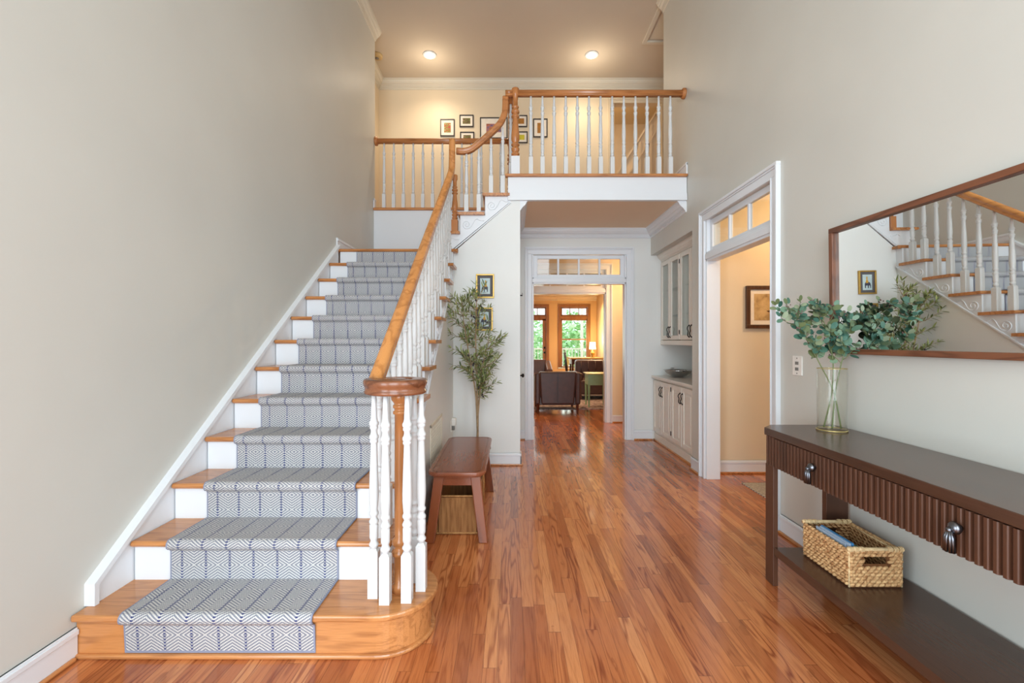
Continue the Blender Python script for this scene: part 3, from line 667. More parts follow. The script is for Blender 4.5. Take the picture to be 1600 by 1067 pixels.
# upper flight railing
ur = thing('flight_railing', (-.3, 4.885, 2.48), 'short oak handrail with an upward gooseneck over four white balusters', 'stair railing')
RY = 4.885
gp = [(-.585, 3.36), (-.50, 3.355), (-.43, 3.372), (-.363, 3.414), (-.226, 3.53), (-.135, 3.615), (-.075, 3.69), (-.038, 3.78), (-.026, 3.87), (-.024, 3.97)]
gp = smoothline([(x, RY, z-RH/2) for x, z in gp], 5)
b = MB().sweep(RP, gp, (0, -1, 0)); b.sweep(RP, [(-.058, RY, 4.008-RH), (.02, RY, 4.008-RH)], (0, -1, 0)); part('handrail', b, M['railX'], ur)
for i, (x, t) in enumerate(((-.475, 1), (-.342, 1), (-.211, 2), (-.085, 2))):
    zt = 2.28+UR*(t+1); zr = [3.33, 3.38, 3.49, 3.61][i]; baluster(x, RY, zt, zr-zt, ur)
# balcony railing
br = thing('balcony_railing', (.95, RY, FZ), 'straight oak handrail over thirteen white turned balusters across the balcony', 'railing')
b = MB().sweep(RP, [(.06, RY, 4.01-RH), (XR-.02, RY, 4.01-RH)], (0, -1, 0), True); part('handrail', b, M['railX'], br)
b = MB().tube([(XR-.026, RY, 3.975), (XR-.001, RY, 3.975)], .055, 24).tube([(XR-.034, RY, 3.975), (XR-.02, RY, 3.975)], .045, 24); part('rosette', b, M['railX'], br, 0, 'round oak wall rosette')
for i in range(13): baluster(.216+.1247*i, RY, FZ, 4.01-RH-FZ+.003, br)
newel(.05, RY, FZ, .945, br, M['trim'], .047, lab='white square newel base')
# upper hall railing, behind the landing
hr = thing('hall_railing', (-.95, 6.10, FZ), 'oak handrail with white balusters over the landing wall, ending at the left wall', 'railing')
HY = 6.11
b = MB().sweep(RP, [(XL+.02, HY, 4.035-RH), (-.03, HY, 4.035-RH)], (0, -1, 0)); b.sweep(RP, [(.0, HY-.02, 4.035-RH), (.0, RY+.04, 4.01-RH)], (-1, 0, 0)); part('handrail', b, M['railX'], hr)
b = MB().tube([(XL+.001, HY, 4.0), (XL+.026, HY, 4.0)], .06, 24).tube([(XL+.02, HY, 4.0), (XL+.034, HY, 4.0)], .048, 24); part('rosette', b, M['railX'], hr, 0, 'round oak wall rosette')
for i in range(13): baluster(-1.70+.1305*i, HY, FZ, 4.035-RH-FZ+.003, hr)
for i in range(8): baluster(.0, 5.05+.128*i, FZ, .88, hr)
newel(-.01, HY, FZ-.1, 1.05, hr, M['railZ'], .04)
b = MB().box(XL, -.03, 6.02, 6.17, FZ-.03, FZ+.004); part('nosing', b, M['oakX'], hr, .008, 'oak floor nosing under the balusters')
# ================================================================ FURNITURE AND THINGS
# ---- bench
bn = thing('bench', (-.345, 3.5, 0), 'reddish cherry wood bench with rounded top beside the staircase', 'bench')
def rrect(x0, x1, y0, y1, r, n=6):
    P = []
    for cx, cy_, a0 in ((x1-r, y1-r, 0), (x0+r, y1-r, PI/2), (x0+r, y0+r, PI), (x1-r, y0+r, 1.5*PI)):
        for i in range(n+1): a = a0+PI/2*i/n; P.append((cx+r*math.cos(a), cy_+r*math.sin(a)))
    return P
b = MB().prism(rrect(-.545, -.165, 2.94, 4.05, .075), 'Z', .445, .470); b.prism(rrect(-.528, -.182, 2.957, 4.033, .065), 'Z', .432, .446); part('seat', b, M['cherryY'], bn, .007)
b = MB()
for off in (.030,): 
    o_ = rrect(-.545+off, -.165-off, 2.94+off, 4.05-off, .05)
    b.tube([(x, y, .4702) for x, y in o_+[o_[0]]], .0016, 4)
part('inlay_bead', b, M['darkleg'], bn)
def leg(x, y, sx_, sy_):
    b = MB(); t = .033; c0 = (x, y, .432); c1 = (x+sx_*.055, y+sy_*.04, 0)
    v = []
    for c, w_ in ((c1, .9), (c0, 1.0)):
        for dx, dy in ((-1, -1), (1, -1), (1, 1), (-1, 1)): v.append((c[0]+dx*t*w_, c[1]+dy*t*.7*w_, c[2]))
    b.add(v, [(3, 2, 1, 0), (4, 5, 6, 7), (0, 1, 5, 4), (1, 2, 6, 5), (2, 3, 7, 6), (3, 0, 4, 7)]); part('leg', b, M['cherryZ'], bn, .005)
for x, s1 in ((-.475, -1), (-.235, 1)):
    for y, s2 in ((3.03, -1), (3.96, 1)): leg(x, y, s1, s2)
b = MB()
for y in (3.025, 3.965): b.box(-.455, -.255, y-.012, y+.012, .365, .432)
for x in (-.475, -.235): b.box(x-.011, x+.011, 3.03, 3.96, .375, .432)
part('apron', b, M['cherryY'], bn, .003)
# ---- rattan basket under the bench
bk = thing('storage_basket', (-.375, 3.4, 0), 'square brown rattan basket standing under the cherry bench', 'basket')
x0, x1, y0, y1, h = -.505, -.222, 3.11, 3.72, .262
b = MB(); t = .012
b.box(x0, x1, y0, y0+t, .012, h-.01).box(x0, x1, y1-t, y1, .012, h-.01).box(x0, x0+t, y0, y1, .012, h-.01).box(x1-t, x1, y0, y1, .012, h-.01).box(x0, x1, y0, y1, .002, .014); part('body', b, M['rattan'], bk)
b = MB()
for z in (.010, h): b.tube([(x0, y0, z), (x1, y0, z), (x1, y1, z), (x0, y1, z), (x0, y0, z)], .0065, 8)
for x, y in ((x0, y0), (x1, y0), (x1, y1), (x0, y1)): b.tube([(x, y, .01), (x, y, h)], .0065, 8)
part('rim', b, M['caneedge'], bk, 0, 'paler cane edging')
# ---- olive tree
ot = thing('olive_tree', (-.33, 4.48, 0), 'slender potted olive tree in the corner behind the bench', 'plant')
b = MB().lathe([(.09, 0), (.10, .01), (.125, .25), (.135, .26), (.135, .28), (.118, .28), (.115, .24)], (-.33, 4.48, 0), 24); part('pot', b, M['pot'], ot)
b = MB().lathe([(.116, .235), (.08, .245), (.001, .25)], (-.33, 4.48, 0), 20, cap=False); part('moss', b, M['moss'], ot)
rnd = random.Random(11)
tb = MB(); lf = MB(); ofr = []
def leaf(mb, p, d, n, L, W, curl=.15, round_=False):
    d = Vector(d).normalized(); n = Vector(n); s = d.cross(n); s = s.normalized() if s.length > 1e-5 else d.orthogonal().normalized(); n = s.cross(d).normalized()
    p = Vector(p)
    if round_:
        v = [p]; K = 9
        for i in range(K+1):
            a = PI*2*i/(K+1); u = .5-.5*math.cos(a); wv = math.sin(a)*.5
            v.append(p+d*L*u+s*W*wv+n*(curl*L*(-u*u+abs(wv)*.5)))
        ce = p+d*L*.5-n*curl*L*.3; v[0] = ce
        mb.add(v, [(0, i, i+1) for i in range(1, K+1)]+[(0, K+1, 1)], True)
    else:
        q = [p, p+d*L*.3+s*W*.5+n*curl*L*.1, p+d*L*.68+s*W*.42, p+d*L-n*curl*L*.5, p+d*L*.68-s*W*.42, p+d*L*.3-s*W*.5+n*curl*L*.1, p+d*L*.35-n*L*.02, p+d*L*.7-n*L*.03]
        mb.add(q, [(0, 6, 1), (1, 6, 7, 2), (2, 7, 3), (3, 7, 4), (4, 7, 6, 5), (5, 6, 0)], True)
def twig(p, d, L, lv):
    p = Vector(p); d = Vector(d).normalized(); P = [p.copy()]; n = 7
    for i in range(n):
        d = (d+Vector((rnd.uniform(-.13, .13), rnd.uniform(-.13, .13), rnd.uniform(-.06, .12)))).normalized(); p = p+d*L/n; P.append(p.copy())
    for q in P:
        q.y = min(q.y, 4.76); q.x = max(q.x, -.58)
    tb.tube(P, [.0042*(1-.75*i/n) for i in range(n+1)], 5)
    for i in range(1, n+1):
        q = P[i]; dd = (P[i]-P[i-1]).normalized()
        for m_ in range(1):
            base = q+dd*(m_*L/n*.5)
            for s_ in (1, -1):
                side = dd.orthogonal().normalized(); side.rotate(Matrix.Rotation(rnd.uniform(0, PI), 3, dd)); ld = dd*.75+side*s_*.8+Vector((0, 0, rnd.uniform(-.25, .15)))
                ld = ld.normalized()*1; 
                if (base+ld*.06).y > 4.80: ld.y = -abs(ld.y)
                leaf(lf, base, ld, (rnd.uniform(-.5, .5), -.5, 1), rnd.uniform(.05, .085), rnd.uniform(.012, .018))
        if rnd.random() < .09: ofr.append(q+Vector((rnd.uniform(-.01, .01), -.01, -.015)))
    leaf(lf, P[-1], d, (0, -.4, 1), .06, .012)
def stemline(pts, r0, r1):
    P = [Vector(p) for p in smoothline(pts, 5)]; n = len(P); tb.tube(P, [r0+(r1-r0)*i/(n-1) for i in range(n)], 8); return P
T1 = stemline([(-.33, 4.48, .2), (-.325, 4.48, .6), (-.335, 4.475, 1.0), (-.345, 4.47, 1.4), (-.335, 4.46, 1.72)], .012, .004)
T2 = stemline([(-.328, 4.478, .45), (-.345, 4.47, .8), (-.40, 4.45, 1.15), (-.45, 4.43, 1.45), (-.47, 4.42, 1.68)], .009, .003)
T3 = stemline([(-.33, 4.48, .5), (-.30, 4.47, .85), (-.27, 4.45, 1.1), (-.22, 4.44, 1.3)], .008, .003)
def along(P, z): return min(P, key=lambda q: abs(q.z-z))
BR = []
for z in (.74, .80, .88, .95, 1.0, 1.06, 1.12, 1.18, 1.25, 1.32, 1.4, 1.48, 1.56, 1.64, 1.72): BR.append((T1, z))
for z in (1.0, 1.1, 1.18, 1.27, 1.36, 1.45, 1.54, 1.62, 1.68): BR.append((T2, z))
for z in (.82, .9, .98, 1.06, 1.14, 1.22, 1.3): BR.append((T3, z))
for i, (P, z) in enumerate(BR):
    q = along(P, z)
    for r_ in range(2 if i % 3 else 3):
        a = rnd.uniform(0, 2*PI); dx = math.cos(a); 
        if P is T2: dx -= .5
        if P is T3: dx += .6
        env = 1.0 if z < 1.55 else .75
        L = rnd.uniform(.13, .23)*env
        if z < .85: dx = abs(dx) if P is not T2 else dx; L *= .85
        twig(q, (dx, math.sin(a)*.55-.1, rnd.uniform(.25, .9)), L, 0)
twig((-.335, 4.46, 1.72), (-.1, 0, 1), .16, 0); twig((-.47, 4.42, 1.66), (-.6, 0, .6), .13, 0); twig((-.335, 4.46, 1.70), (.5, 0, 1), .18, 0)
part('trunk', tb, M['bark'], ot); part('foliage', lf, M['oleaf'], ot)
for q in ofr[:24]: part('olive', MB().sphere(q, .009, 8, 6, (1, 1, 1.3)), M['olive'], ot)
# ---- framed pictures
def picture(name, fn, u0, u1, z0, z1, fr, fw, mt, mw, art, label, cat='picture', grp=None, dep=.02, extra=None):
    c = fn((u0+u1)/2, z0, 0); t = thing(name, tuple(c), label, cat, grp)
    b = MB(); mbox(b, fn, u0, u1, z0, z0+fw, 0, dep); mbox(b, fn, u0, u1, z1-fw, z1, 0, dep); mbox(b, fn, u0, u0+fw, z0+fw, z1-fw, 0, dep); mbox(b, fn, u1-fw, u1, z0+fw, z1-fw, 0, dep); part('frame', b, fr, t, .002)
    b = MB(); mbox(b, fn, u0+fw, u1-fw, z0+fw, z1-fw, 0, dep*.5); part('mat', b, mt, t)
    m_ = fw+mw; b = MB(); mbox(b, fn, u0+m_, u1-m_, z0+m_, z1-m_, dep*.5, dep*.55); part('print', b, art, t)
    if extra: extra(t, fn, u0+m_, u1-m_, z0+m_, z1-m_, dep*.56)
    return t
fW = mB(YB)
def elephant(t, fn, u0, u1, z0, z1, d):
    W, H = u1-u0, z1-z0
    def pl(pts, mat, nm, k):
        b = MB(); v = [fn(u0+x*W, z0+y*H, d+k) for x, y in pts]; v2 = [fn(u0+x*W, z0+y*H, d-.001) for x, y in pts]; n = len(pts)
        b.add(v+v2, [tuple(range(n)), tuple(range(n, 2*n))[::-1]]+[(i, n+i, n+(i+1) % n, (i+1) % n) for i in range(n)]); part(nm, b, mat, t)
    body = [(.15, .12), (.2, .12), (.24, .3), (.36, .28), (.38, .12), (.46, .12), (.48, .3), (.66, .28), (.68, .12), (.76, .12), (.78, .4), (.7, .5), (.5, .54), (.32, .52), (.2, .44), (.14, .3)]
    pl(body, M['artdark'], 'painted_elephant', .0008)
    pl([(.4, .45), (.68, .45), (.66, .6), (.6, .64), (.62, .8), (.55, .9), (.48, .82), (.5, .66), (.42, .6)], M['artyel'], 'painted_rider', .0014)
picture('miniature_painting', fW, -.368, -.175, 1.775, 2.03, M['gold'], .016, M['matg'], .028, M['artblue'], 'gold-framed small elephant painting, the higher of two behind the olive tree', dep=.024, extra=elephant)
picture('miniature_painting', fW, -.375, -.19, 1.43, 1.675, M['gold'], .016, M['matg'], .028, M['artblue'], 'gold-framed small painting, the lower of two, half hidden by olive leaves', dep=.024, extra=elephant)
fU = mB(YU)
def upx(u): return (u-798)*YU/711
def upz(v): return 1.325+(532-v)*YU/711
for (a, c, v0, v1, art, mw, lab) in (
    (688, 710.5, 186.5, 213.5, 'art1', .045, 'small portrait frame with a red autumn print, leftmost on the upper hall wall'),
    (718, 740, 180, 199, 'art2', .035, 'small landscape frame with a green print, second from left in the upper row'),
    (719, 741, 206.5, 224, 'art2', .035, 'small landscape frame hanging low behind the curved handrail, left of the large frame'),
    (750, 793, 184, 217, 'art3', .085, 'largest black frame with a dusk print in the middle of the upper hall group'),
    (803, 824, 180.5, 199, 'art4', .035, 'small frame peeking out right of the brown newel, upper one'),
    (804, 824.5, 206, 224, 'art5', .035, 'small frame with a yellow-green print right of the brown newel, lower one'),
    (833, 855.5, 186, 215, 'art4', .05, 'small portrait frame with a woods print, rightmost on the upper hall wall')):
    picture('picture_frame', fU, upx(a), upx(c), upz(v1), upz(v0), M['frameb'], .016, M['matw'], mw, M[art], lab, 'picture', None)
fS = mB(4.55)
def sail(t, fn, u0, u1, z0, z1, d):
    W, H = u1-u0, z1-z0
    def pl(pts, mat, nm):
        b = MB(); v = [fn(u0+x*W, z0+y*H, d+.0008) for x, y in pts]; n = len(pts); v2 = [fn(u0+x*W, z0+y*H, d-.001) for x, y in pts]
        b.add(v+v2, [tuple(range(n)), tuple(range(n, 2*n))[::-1]]+[(i, n+i, n+(i+1) % n, (i+1) % n) for i in range(n)]); part(nm, b, mat, t)
    pl([(.34, .36), (.40, .31), (.72, .31), (.78, .37), (.62, .39), (.58, .42), (.48, .42), (.46, .38)], M['frbrown'], 'printed_boat')
    pl([(.555, .42), (.57, .42), (.57, .95), (.555, .95)], M['frbrown'], 'printed_mast')
    pl([(0, .6), (.2, .68), (.45, .62), (.7, .7), (1, .63), (1, .56), (0, .54)], M['artsea'], 'printed_hills')
picture('sailboat_picture', fS, 2.345, 2.86, 1.445, 1.87, M['frbrown'], .038, M['matw'], .042, M['artsea'], 'brown-framed sailing boat picture on the warm wall of the side room', dep=.03, extra=sail)
# ---- mirror
mr = thing('wall_mirror', (XR-.02, 1.8, 1.25), 'large wide mirror in a thin walnut frame above the console table', 'mirror')
mr.location.x -= .013; mr.rotation_euler = (0, -.012, .0174)
a0, a1, z0, z1, fw = .95, 2.585, 1.252, 1.957, .028
for za in (z0, z1-fw): b = MB(); mbox(b, mR, a0, a1, za, za+fw, 0, .032); part('frame_rail', b, M['mframe'], mr, .002)
for ya in (a0, a1-fw): b = MB(); mbox(b, mR, ya, ya+fw, z0+fw, z1-fw, 0, .032); part('frame_stile', b, M['mframeZ'], mr, .002)
b = MB(); mbox(b, mR, a0+fw, a1-fw, z0+fw, z1-fw, .002, .012); part('mirror_glass', b, M['mirror'], mr)
# ---- switch plate, outlet, grille
t = thing('light_switch', (XR, 2.96, 1.09), 'white light switch plate on the wall beside the doorway', 'switch')
b = MB(); mbox(b, mR, 2.912, 3.008, 1.098, 1.225, 0, .008); part('plate', b, M['plastic'], t, .003)
b = MB()
for z in (1.18, 1.142): mbox(b, mR, 2.945, 2.975, z-.012, z+.008, .008, .012)
part('toggle', b, M['slot'], t, 0, 'grey toggle')
b = MB()
for z in (1.112, 1.21): b.tube([(XR-.008, 2.96, z), (XR-.0105, 2.96, z)], .004, 10)
part('screw', b, M['slot'], t)
fS2 = mL(STX)
t = thing('wall_outlet', (STX, 4.70, .39), 'white wall outlet with a small plug-in device low in the stair corner', 'outlet')
b = MB(); mbox(b, fS2, 4.64, 4.72, .39, .51, 0, .007); part('plate', b, M['plastic'], t, .003)
b = MB(); mbox(b, fS2, 4.655, 4.705, .45, .53, .007, .05); part('plug_in', b, M['plastic'], t, .008)
b = MB(); mbox(b, fS2, 4.66, 4.70, .405, .45, .007, .035); part('plug_socket', b, M['slot'], t, .004)
t = thing('vent_grille', (STX, 3.75, .35), 'cream perforated return air grille on the stair side wall by the bench', 'vent')
b = MB(); g0, g1, h0, h1 = 3.45, 4.02, .35, .68
mbox(b, fS2, g0, g1, h0, h0+.022, 0, .008); mbox(b, fS2, g0, g1, h1-.022, h1, 0, .008); mbox(b, fS2, g0, g0+.022, h0, h1, 0, .008); mbox(b, fS2, g1-.022, g1, h0, h1, 0, .008); part('frame', b, M['grille'], t, .002)
b = MB(); n = 20
for i in range(n):
    u = g0+.03+(g1-g0-.06)*i/(n-1); mbox(b, fS2, u-.0045, u+.0045, h0+.022, h1-.022, .001, .006)
for i in range(12):
    z = h0+.03+(h1-h0-.06)*i/11; mbox(b, fS2, g0+.022, g1-.022, z-.003, z+.003, .001, .005)
part('lattice', b, M['grille'], t)
b = MB(); mbox(b, fS2, g0+.022, g1-.022, h0+.022, h1-.022, 0, .001); part('duct_shade_sheet', b, M['ductshade'], t, 0, 'flat dark sheet painting the shade inside the duct')  # sheet laid on the wall, duct shade put into its dark colour
# ---- built-in cabinet in the niche
DW = [4.72, 5.055, 5.39, 5.725, 6.06]
bc = thing('base_cabinet', (2.1, 5.38, 0), 'white base cabinet with four raised-panel doors in the hall niche', 'cabinet')
b = MB().box(1.925, 2.44, 4.70, 6.075, .10, .83); part('body', b, M['cabw'], bc, .002)
b = MB().box(1.93, 2.44, 4.70, 6.075, 0, .11).box(1.915, 1.93, 4.70, 6.075, 0, .10); part('plinth', b, M['cabw'], bc, .002)
b = MB().box(1.90, 1.916, 4.70, 6.075, 0, .02); part('shoe_moulding', b, M['oakY'], bc, .004)
def pull(parent, x, y, z, L=.11, s=1):
    P = [(x, y, z), (x-.018, y, z+.012), (x-.022, y+s*.008, z+L*.3), (x-.016, y, z+L*.5), (x-.022, y-s*.008, z+L*.7), (x-.018, y, z+L-.012), (x, y, z+L)]
    b = MB().tube(smoothline(P, 4), .0055, 6).sphere((x-.003, y, z), .009, 8, 6).sphere((x-.003, y, z+L), .009, 8, 6); part('handle', b, M['black'], parent, 0, 'black curved handle')
for i in range(4):
    y0, y1 = DW[i]+.006, DW[i+1]-.006; z0, z1 = .135, .805
    b = MB().box(1.905, 1.925, y0, y1, z0, z1); 
    w_ = .055
    b.box(1.897, 1.906, y0, y0+w_, z0, z1).box(1.897, 1.906, y1-w_, y1, z0, z1).box(1.897, 1.906, y0+w_, y1-w_, z0, z0+w_).box(1.897, 1.906, y0+w_, y1-w_, z1-w_, z1)
    b.box(1.899, 1.906, y0+w_+.028, y1-w_-.028, z0+w_+.028, z1-w_-.028)
    d = part('door', b, M['cabw'], bc, .004)
    yh = y1-.028 if i in (0, 2) else y0+.028; pull(d, 1.897, yh, .62, .115, 1 if i in (0, 2) else -1)
    if i in (1, 2):
        yy = y1 if i == 1 else y0; b = MB()
        for z in (.2, .72): b.box(1.893, 1.899, yy-.006, yy+.006, z, z+.05)
        part('hinge', b, M['black'], d, 0, 'dark hinge')
b = MB().box(1.875, 2.44, 4.70, 6.075, .83, .862); solo('countertop', b, M['counter'], 'pale countertop on the white base cabinet in the niche', 'countertop', bev=.004)
uc = thing('wall_cabinet', (2.2, 5.38, 1.27), 'white wall cabinet with glazed doors above the niche countertop', 'cabinet')
b = MB(); b.box(2.02, 2.44, 4.70, 6.075, 1.27, 1.31).box(2.02, 2.44, 4.70, 6.075, 2.36, 2.455).box(2.40, 2.44, 4.70, 6.075, 1.31, 2.36).box(2.02, 2.4, 4.70, 4.72, 1.31, 2.36).box(2.02, 2.4, 6.055, 6.075, 1.31, 2.36).box(2.02, 2.4, 5.38, 5.40, 1.31, 2.36)
b.box(2.0, 2.02, 4.70, 6.075, 1.27, 1.325); part('body', b, M['cabw'], uc, .002)
b = MB(); crown(b, X=2.02, a=4.70, c=6.075, top=2.458, h=.09, sgn=-1); part('crown_moulding', b, M['cabw'], uc)
for z in (1.64, 1.98):
    b = MB().box(2.06, 2.4, 4.72, 5.38, z, z+.008).box(2.06, 2.4, 5.40, 6.055, z, z+.008); part('shelf', b, M['glass'], uc, 0, 'glass shelf')
for i in range(4):
    y0, y1 = DW[i]+.006, DW[i+1]-.006; z0, z1 = 1.335, 2.355; w_ = .052; b = MB()
    b.box(1.998, 2.02, y0, y0+w_, z0, z1).box(1.998, 2.02, y1-w_, y1, z0, z1).box(1.998, 2.02, y0+w_, y1-w_, z0, z0+w_).box(1.998, 2.02, y0+w_, y1-w_, z1-w_, z1)
    d = part('door', b, M['cabw'], uc, .004); b = MB().box(2.008, 2.012, y0+w_, y1-w_, z0+w_, z1-w_); part('door_pane', b, M['glass'], d)
    yh = y1-.026 if i in (0, 2) else y0+.026; pull(d, 1.998, yh, 1.365, .13, 1 if i in (0, 2) else -1)
    if i in (1, 2):
        yy = y1 if i == 1 else y0; b = MB()
        for z in (1.40, 2.24): b.box(1.994, 2.0, yy-.006, yy+.006, z, z+.05)
        part('hinge', b, M['black'], d, 0, 'dark hinge')
bw = thing('bowl', (2.12, 5.76, .862), 'round silver and glass bowl with two side handles on the niche countertop', 'bowl')
b = MB().lathe([(.05, 0), (.055, .006), (.09, .02), (.14, .05), (.17, .085), (.182, .092), (.176, .093), (.165, .087), (.135, .054), (.085, .026), (.001, .014)], (2.12, 5.76, .862), 28, cap=False); part('body', b, M['silver'], bw)
b = MB()
for s in (1, -1): b.tube([(2.12, 5.76+s*.17, .945), (2.10, 5.76+s*.215, .962), (2.12, 5.76+s*.235, .965), (2.14, 5.76+s*.215, .962), (2.12, 5.76+s*.17, .945)], .006, 6)
part('handle', b, M['silver'], bw)
# ---- console table
cn = thing('console_table', (1.63, 1.75, 0), 'dark walnut console table with fluted drawer fronts against the right wall', 'table')
CX0, CX1, CY0, CY1 = 1.412, 1.852, .88, 2.61
b = MB().prism([(CX0, CY0+.075), (CX0+.075, CY0), (CX1, CY0), (CX1, CY1), (CX0+.075, CY1), (CX0, CY1-.075)], 'Z', .802, .843); part('tabletop', b, M['console'], cn, .003)
b = MB().box(CX0+.03, CX1-.005, CY0+.08, CY1-.08, .645, .802); part('drawer_case', b, M['console'], cn)
def tassel(parent, y):
    x = CX0+.004; z = .735
    b = MB().tube([(x, y, z), (x-.012, y, z)], .010, 12).sphere((x-.018, y, z), .020, 14, 9, (.8, 1, 1)); b.tube([(x-.022, y, z-.004), (x-.034, y, z-.004)], .007, 8).sphere((x-.036, y, z-.006), .009, 8, 6)
    for k in range(8):
        a = 2*PI*k/8; c_, s_ = math.cos(a), math.sin(a); b.tube([(x-.036+.003*c_, y+.004*s_, z-.008), (x-.036+.008*c_, y+.012*s_, z-.028), (x-.036+.0085*c_, y+.0145*s_, z-.074)], [.0035, .0052, .0048], 6)
    part('handle', b, M['steel'], parent, 0, 'grey metal tassel pull')
def fluted(y0, y1, z0, z1, n):
    b = MB(); p = (y1-y0)/n; P = [(CX0+.034, y0)]
    xf, xg = CX0+.004, CX0+.019
    for i in range(n):
        a = y0+i*p; P += [(xg, a+.0008), (xf+.002, a+p*.16), (xf, a+p*.28), (xf, a+p*.66), (xf+.003, a+p*.78), (xg, a+p*.92)]
    P.append((CX0+.034, y1)); b.prism(P, 'Z', z0, z1); return b
for y0, y1, n in ((1.782, 2.452, 25), (1.048, 1.778, 27)):
    d = part('drawer', fluted(y0, y1, .643, .797, n), M['consoleZ'], cn); tassel(d, (y0+y1)/2+(0 if y0 > 1.5 else .02))
b = fluted(2.455, 2.53, .643, .80, 3); part('corner_post', b, M['consoleZ'], cn); b = fluted(.96, 1.044, .643, .80, 3); part('corner_post', b, M['consoleZ'], cn)
for y0, y1 in ((2.455, 2.53), (.96, 1.035)):
    b = MB().box(CX0+.004, CX0+.03, y0, y1, 0, .645); part('leg', b, M['consoleZ'], cn, .002)
for y0, y1 in ((2.49, 2.525), (.965, 1.0)):
    b = MB().box(CX1-.125, CX1-.005, y0, y1, 0, .645); part('leg', b, M['consoleZ'], cn, .002)
b = MB().box(CX0+.008, CX1-.003, .97, 2.455, .168, .21); part('shelf', b, M['console'], cn, .002)
# ---- wicker tray basket on the shelf
wb_ = thing('wicker_basket', (1.64, 2.2, .21), 'woven natural wicker basket with cut-out handles on the console shelf', 'basket')
X0, X1, Y0, Y1, Z0, HB = 1.528, 1.765, 2.055, 2.37, .2105, .172
rr = random.Random(5)
def weave_wall(p, q, nrm, cut):
    """woven wall from p to q (2D), rows of overlapping twisted strands; cut=(u0,u1,z0,z1)"""
    b = MB(); p = Vector(p); q = Vector(q); L = (q-p).length; d = (q-p)/L; nr = Vector(nrm)
    rows = 11; rh = (HB-.008)/rows
    for r in range(rows):
        z = Z0+.006+rh*(r+.5); step = .027; off = (r % 2)*step*.5+rr.uniform(-.003, .003); u = -off
        while u < L-.004:
            u0, u1 = max(0, u-.003), min(L, u+step+.003); u += step
            if cut and u1 > cut[0]+.004 and u0 < cut[1]-.004 and z+rh*.4 > cut[2] and z-rh*.4 < cut[3]: continue
            if u1-u0 < .006: continue
            pts = []; ra = []
            for i in range(6):
                t = i/5; uu = u0+(u1-u0)*t; bul = math.sin(PI*t); c = p+d*uu+nr*(-.001+.0035*bul); pts.append((c.x, c.y, z+(t-.5)*rh*.75)); ra.append(rh*(.26+.34*bul))
            b.tube(pts, ra, 6)
    return b
cutc = ((X1-X0)/2-.05, (X1-X0)/2+.05, Z0+.105, Z0+.14)
sh = .5
for nm, p, q, nr, cut in (('front', (X0, Y0), (X1, Y0), (0, -1), cutc), ('back', (X1, Y1), (X0, Y1), (0, 1), cutc), ('l', (X0, Y1), (X0, Y0), (-1, 0), None), ('r', (X1, Y0), (X1, Y1), (1, 0), None)):
    b = weave_wall(p, q, nr, cut); bl_ = MB()
    # inner liner panel, added: blocks light leaks, dark colour paints the shade between strands
    def seg(ua, ub, za, zb):
        a = Vector(p)+(Vector(q)-Vector(p)).normalized()*ua-Vector(nr)*.004; c = Vector(p)+(Vector(q)-Vector(p)).normalized()*ub+Vector(nr)*(-.001)
        bl_.box(a.x, c.x, a.y, c.y, za, zb)
    L = (Vector(q)-Vector(p)).length
    if cut: seg(0, cut[0], Z0, Z0+HB-.004); seg(cut[1], L, Z0, Z0+HB-.004); seg(cut[0], cut[1], Z0, cut[2]); seg(cut[0], cut[1], cut[3], Z0+HB-.004)
    else: seg(0, L, Z0, Z0+HB-.012)
    part('backing', bl_, M['gapshade'], wb_, 0, 'added dark liner of the weave'); part('woven_wall', b, M['wicker'], wb_)
b = MB().box(X0+.003, X1-.003, Y0+.003, Y1-.003, Z0, Z0+.006); part('bottom', b, M['wicker'], wb_)
b = MB()
for y in (Y0, Y1): b.tube([(X0-.008, y, Z0+HB), (X1+.008, y, Z0+HB)], .0085, 10)
for y in (Y0, Y1):
    for x in (X0+.005, X0+.03, X0+.055, X1-.055, X1-.03, X1-.005):
        for k in (-.006, 0, .006):
            ring = [(x+k, y+.0105*math.cos(2*PI*i/10), Z0+HB+.0105*math.sin(2*PI*i/10)) for i in range(11)]; b.tube(ring, .0022, 5)
for x in (X0, X1): b.tube([(x, Y0, Z0+HB-.014), (x, (Y0+Y1)/2, Z0+HB-.016), (x, Y1, Z0+HB-.014)], .006, 8)
for x, y in ((X0, Y0), (X1, Y0), (X0, Y1), (X1, Y1)): b.tube([(x, y, Z0+.002), (x, y, Z0+HB)], .0045, 6)
part('cane_rim', b, M['wickerlt'], wb_, 0, 'pale cane rod rims')
# notebook and folder leaning in the basket
def slab(mb, c, L, H, T, tilt, yaw=0):
    c = Vector(c); rot = Matrix.Rotation(yaw, 3, 'Z') @ Matrix.Rotation(tilt, 3, 'Y')
    v = [c+rot @ Vector((x*T/2, y*L/2, z*H)) for z in (0, 1) for y in (-1, 1) for x in (-1, 1)]
    mb.add(v, [(0, 2, 3, 1), (4, 5, 7, 6), (0, 1, 5, 4), (2, 6, 7, 3), (0, 4, 6, 2), (1, 3, 7, 5)]); return mb
nb = thing('notebook', (1.57, 2.2, .217), 'blue notebook leaning in the wicker basket', 'book')
part('cover', slab(MB(), (1.60, 2.18, .220), .21, .185, .010, -.22), M['blue'], nb, .002)
part('pages', slab(MB(), (1.591, 2.182, .222), .2, .178, .007, -.22), M['bluelt'], nb)
solo('folder', slab(MB(), (1.572, 2.20, .220), .20, .172, .006, -.16), M['bluelt'], 'thin pale grey folder in front of the blue notebook in the basket', 'folder')
solo('booklet', slab(MB(), (1.622, 2.15, .220), .14, .165, .006, -.22), M['teal'], 'small teal booklet behind the blue notebook in the basket', 'booklet')
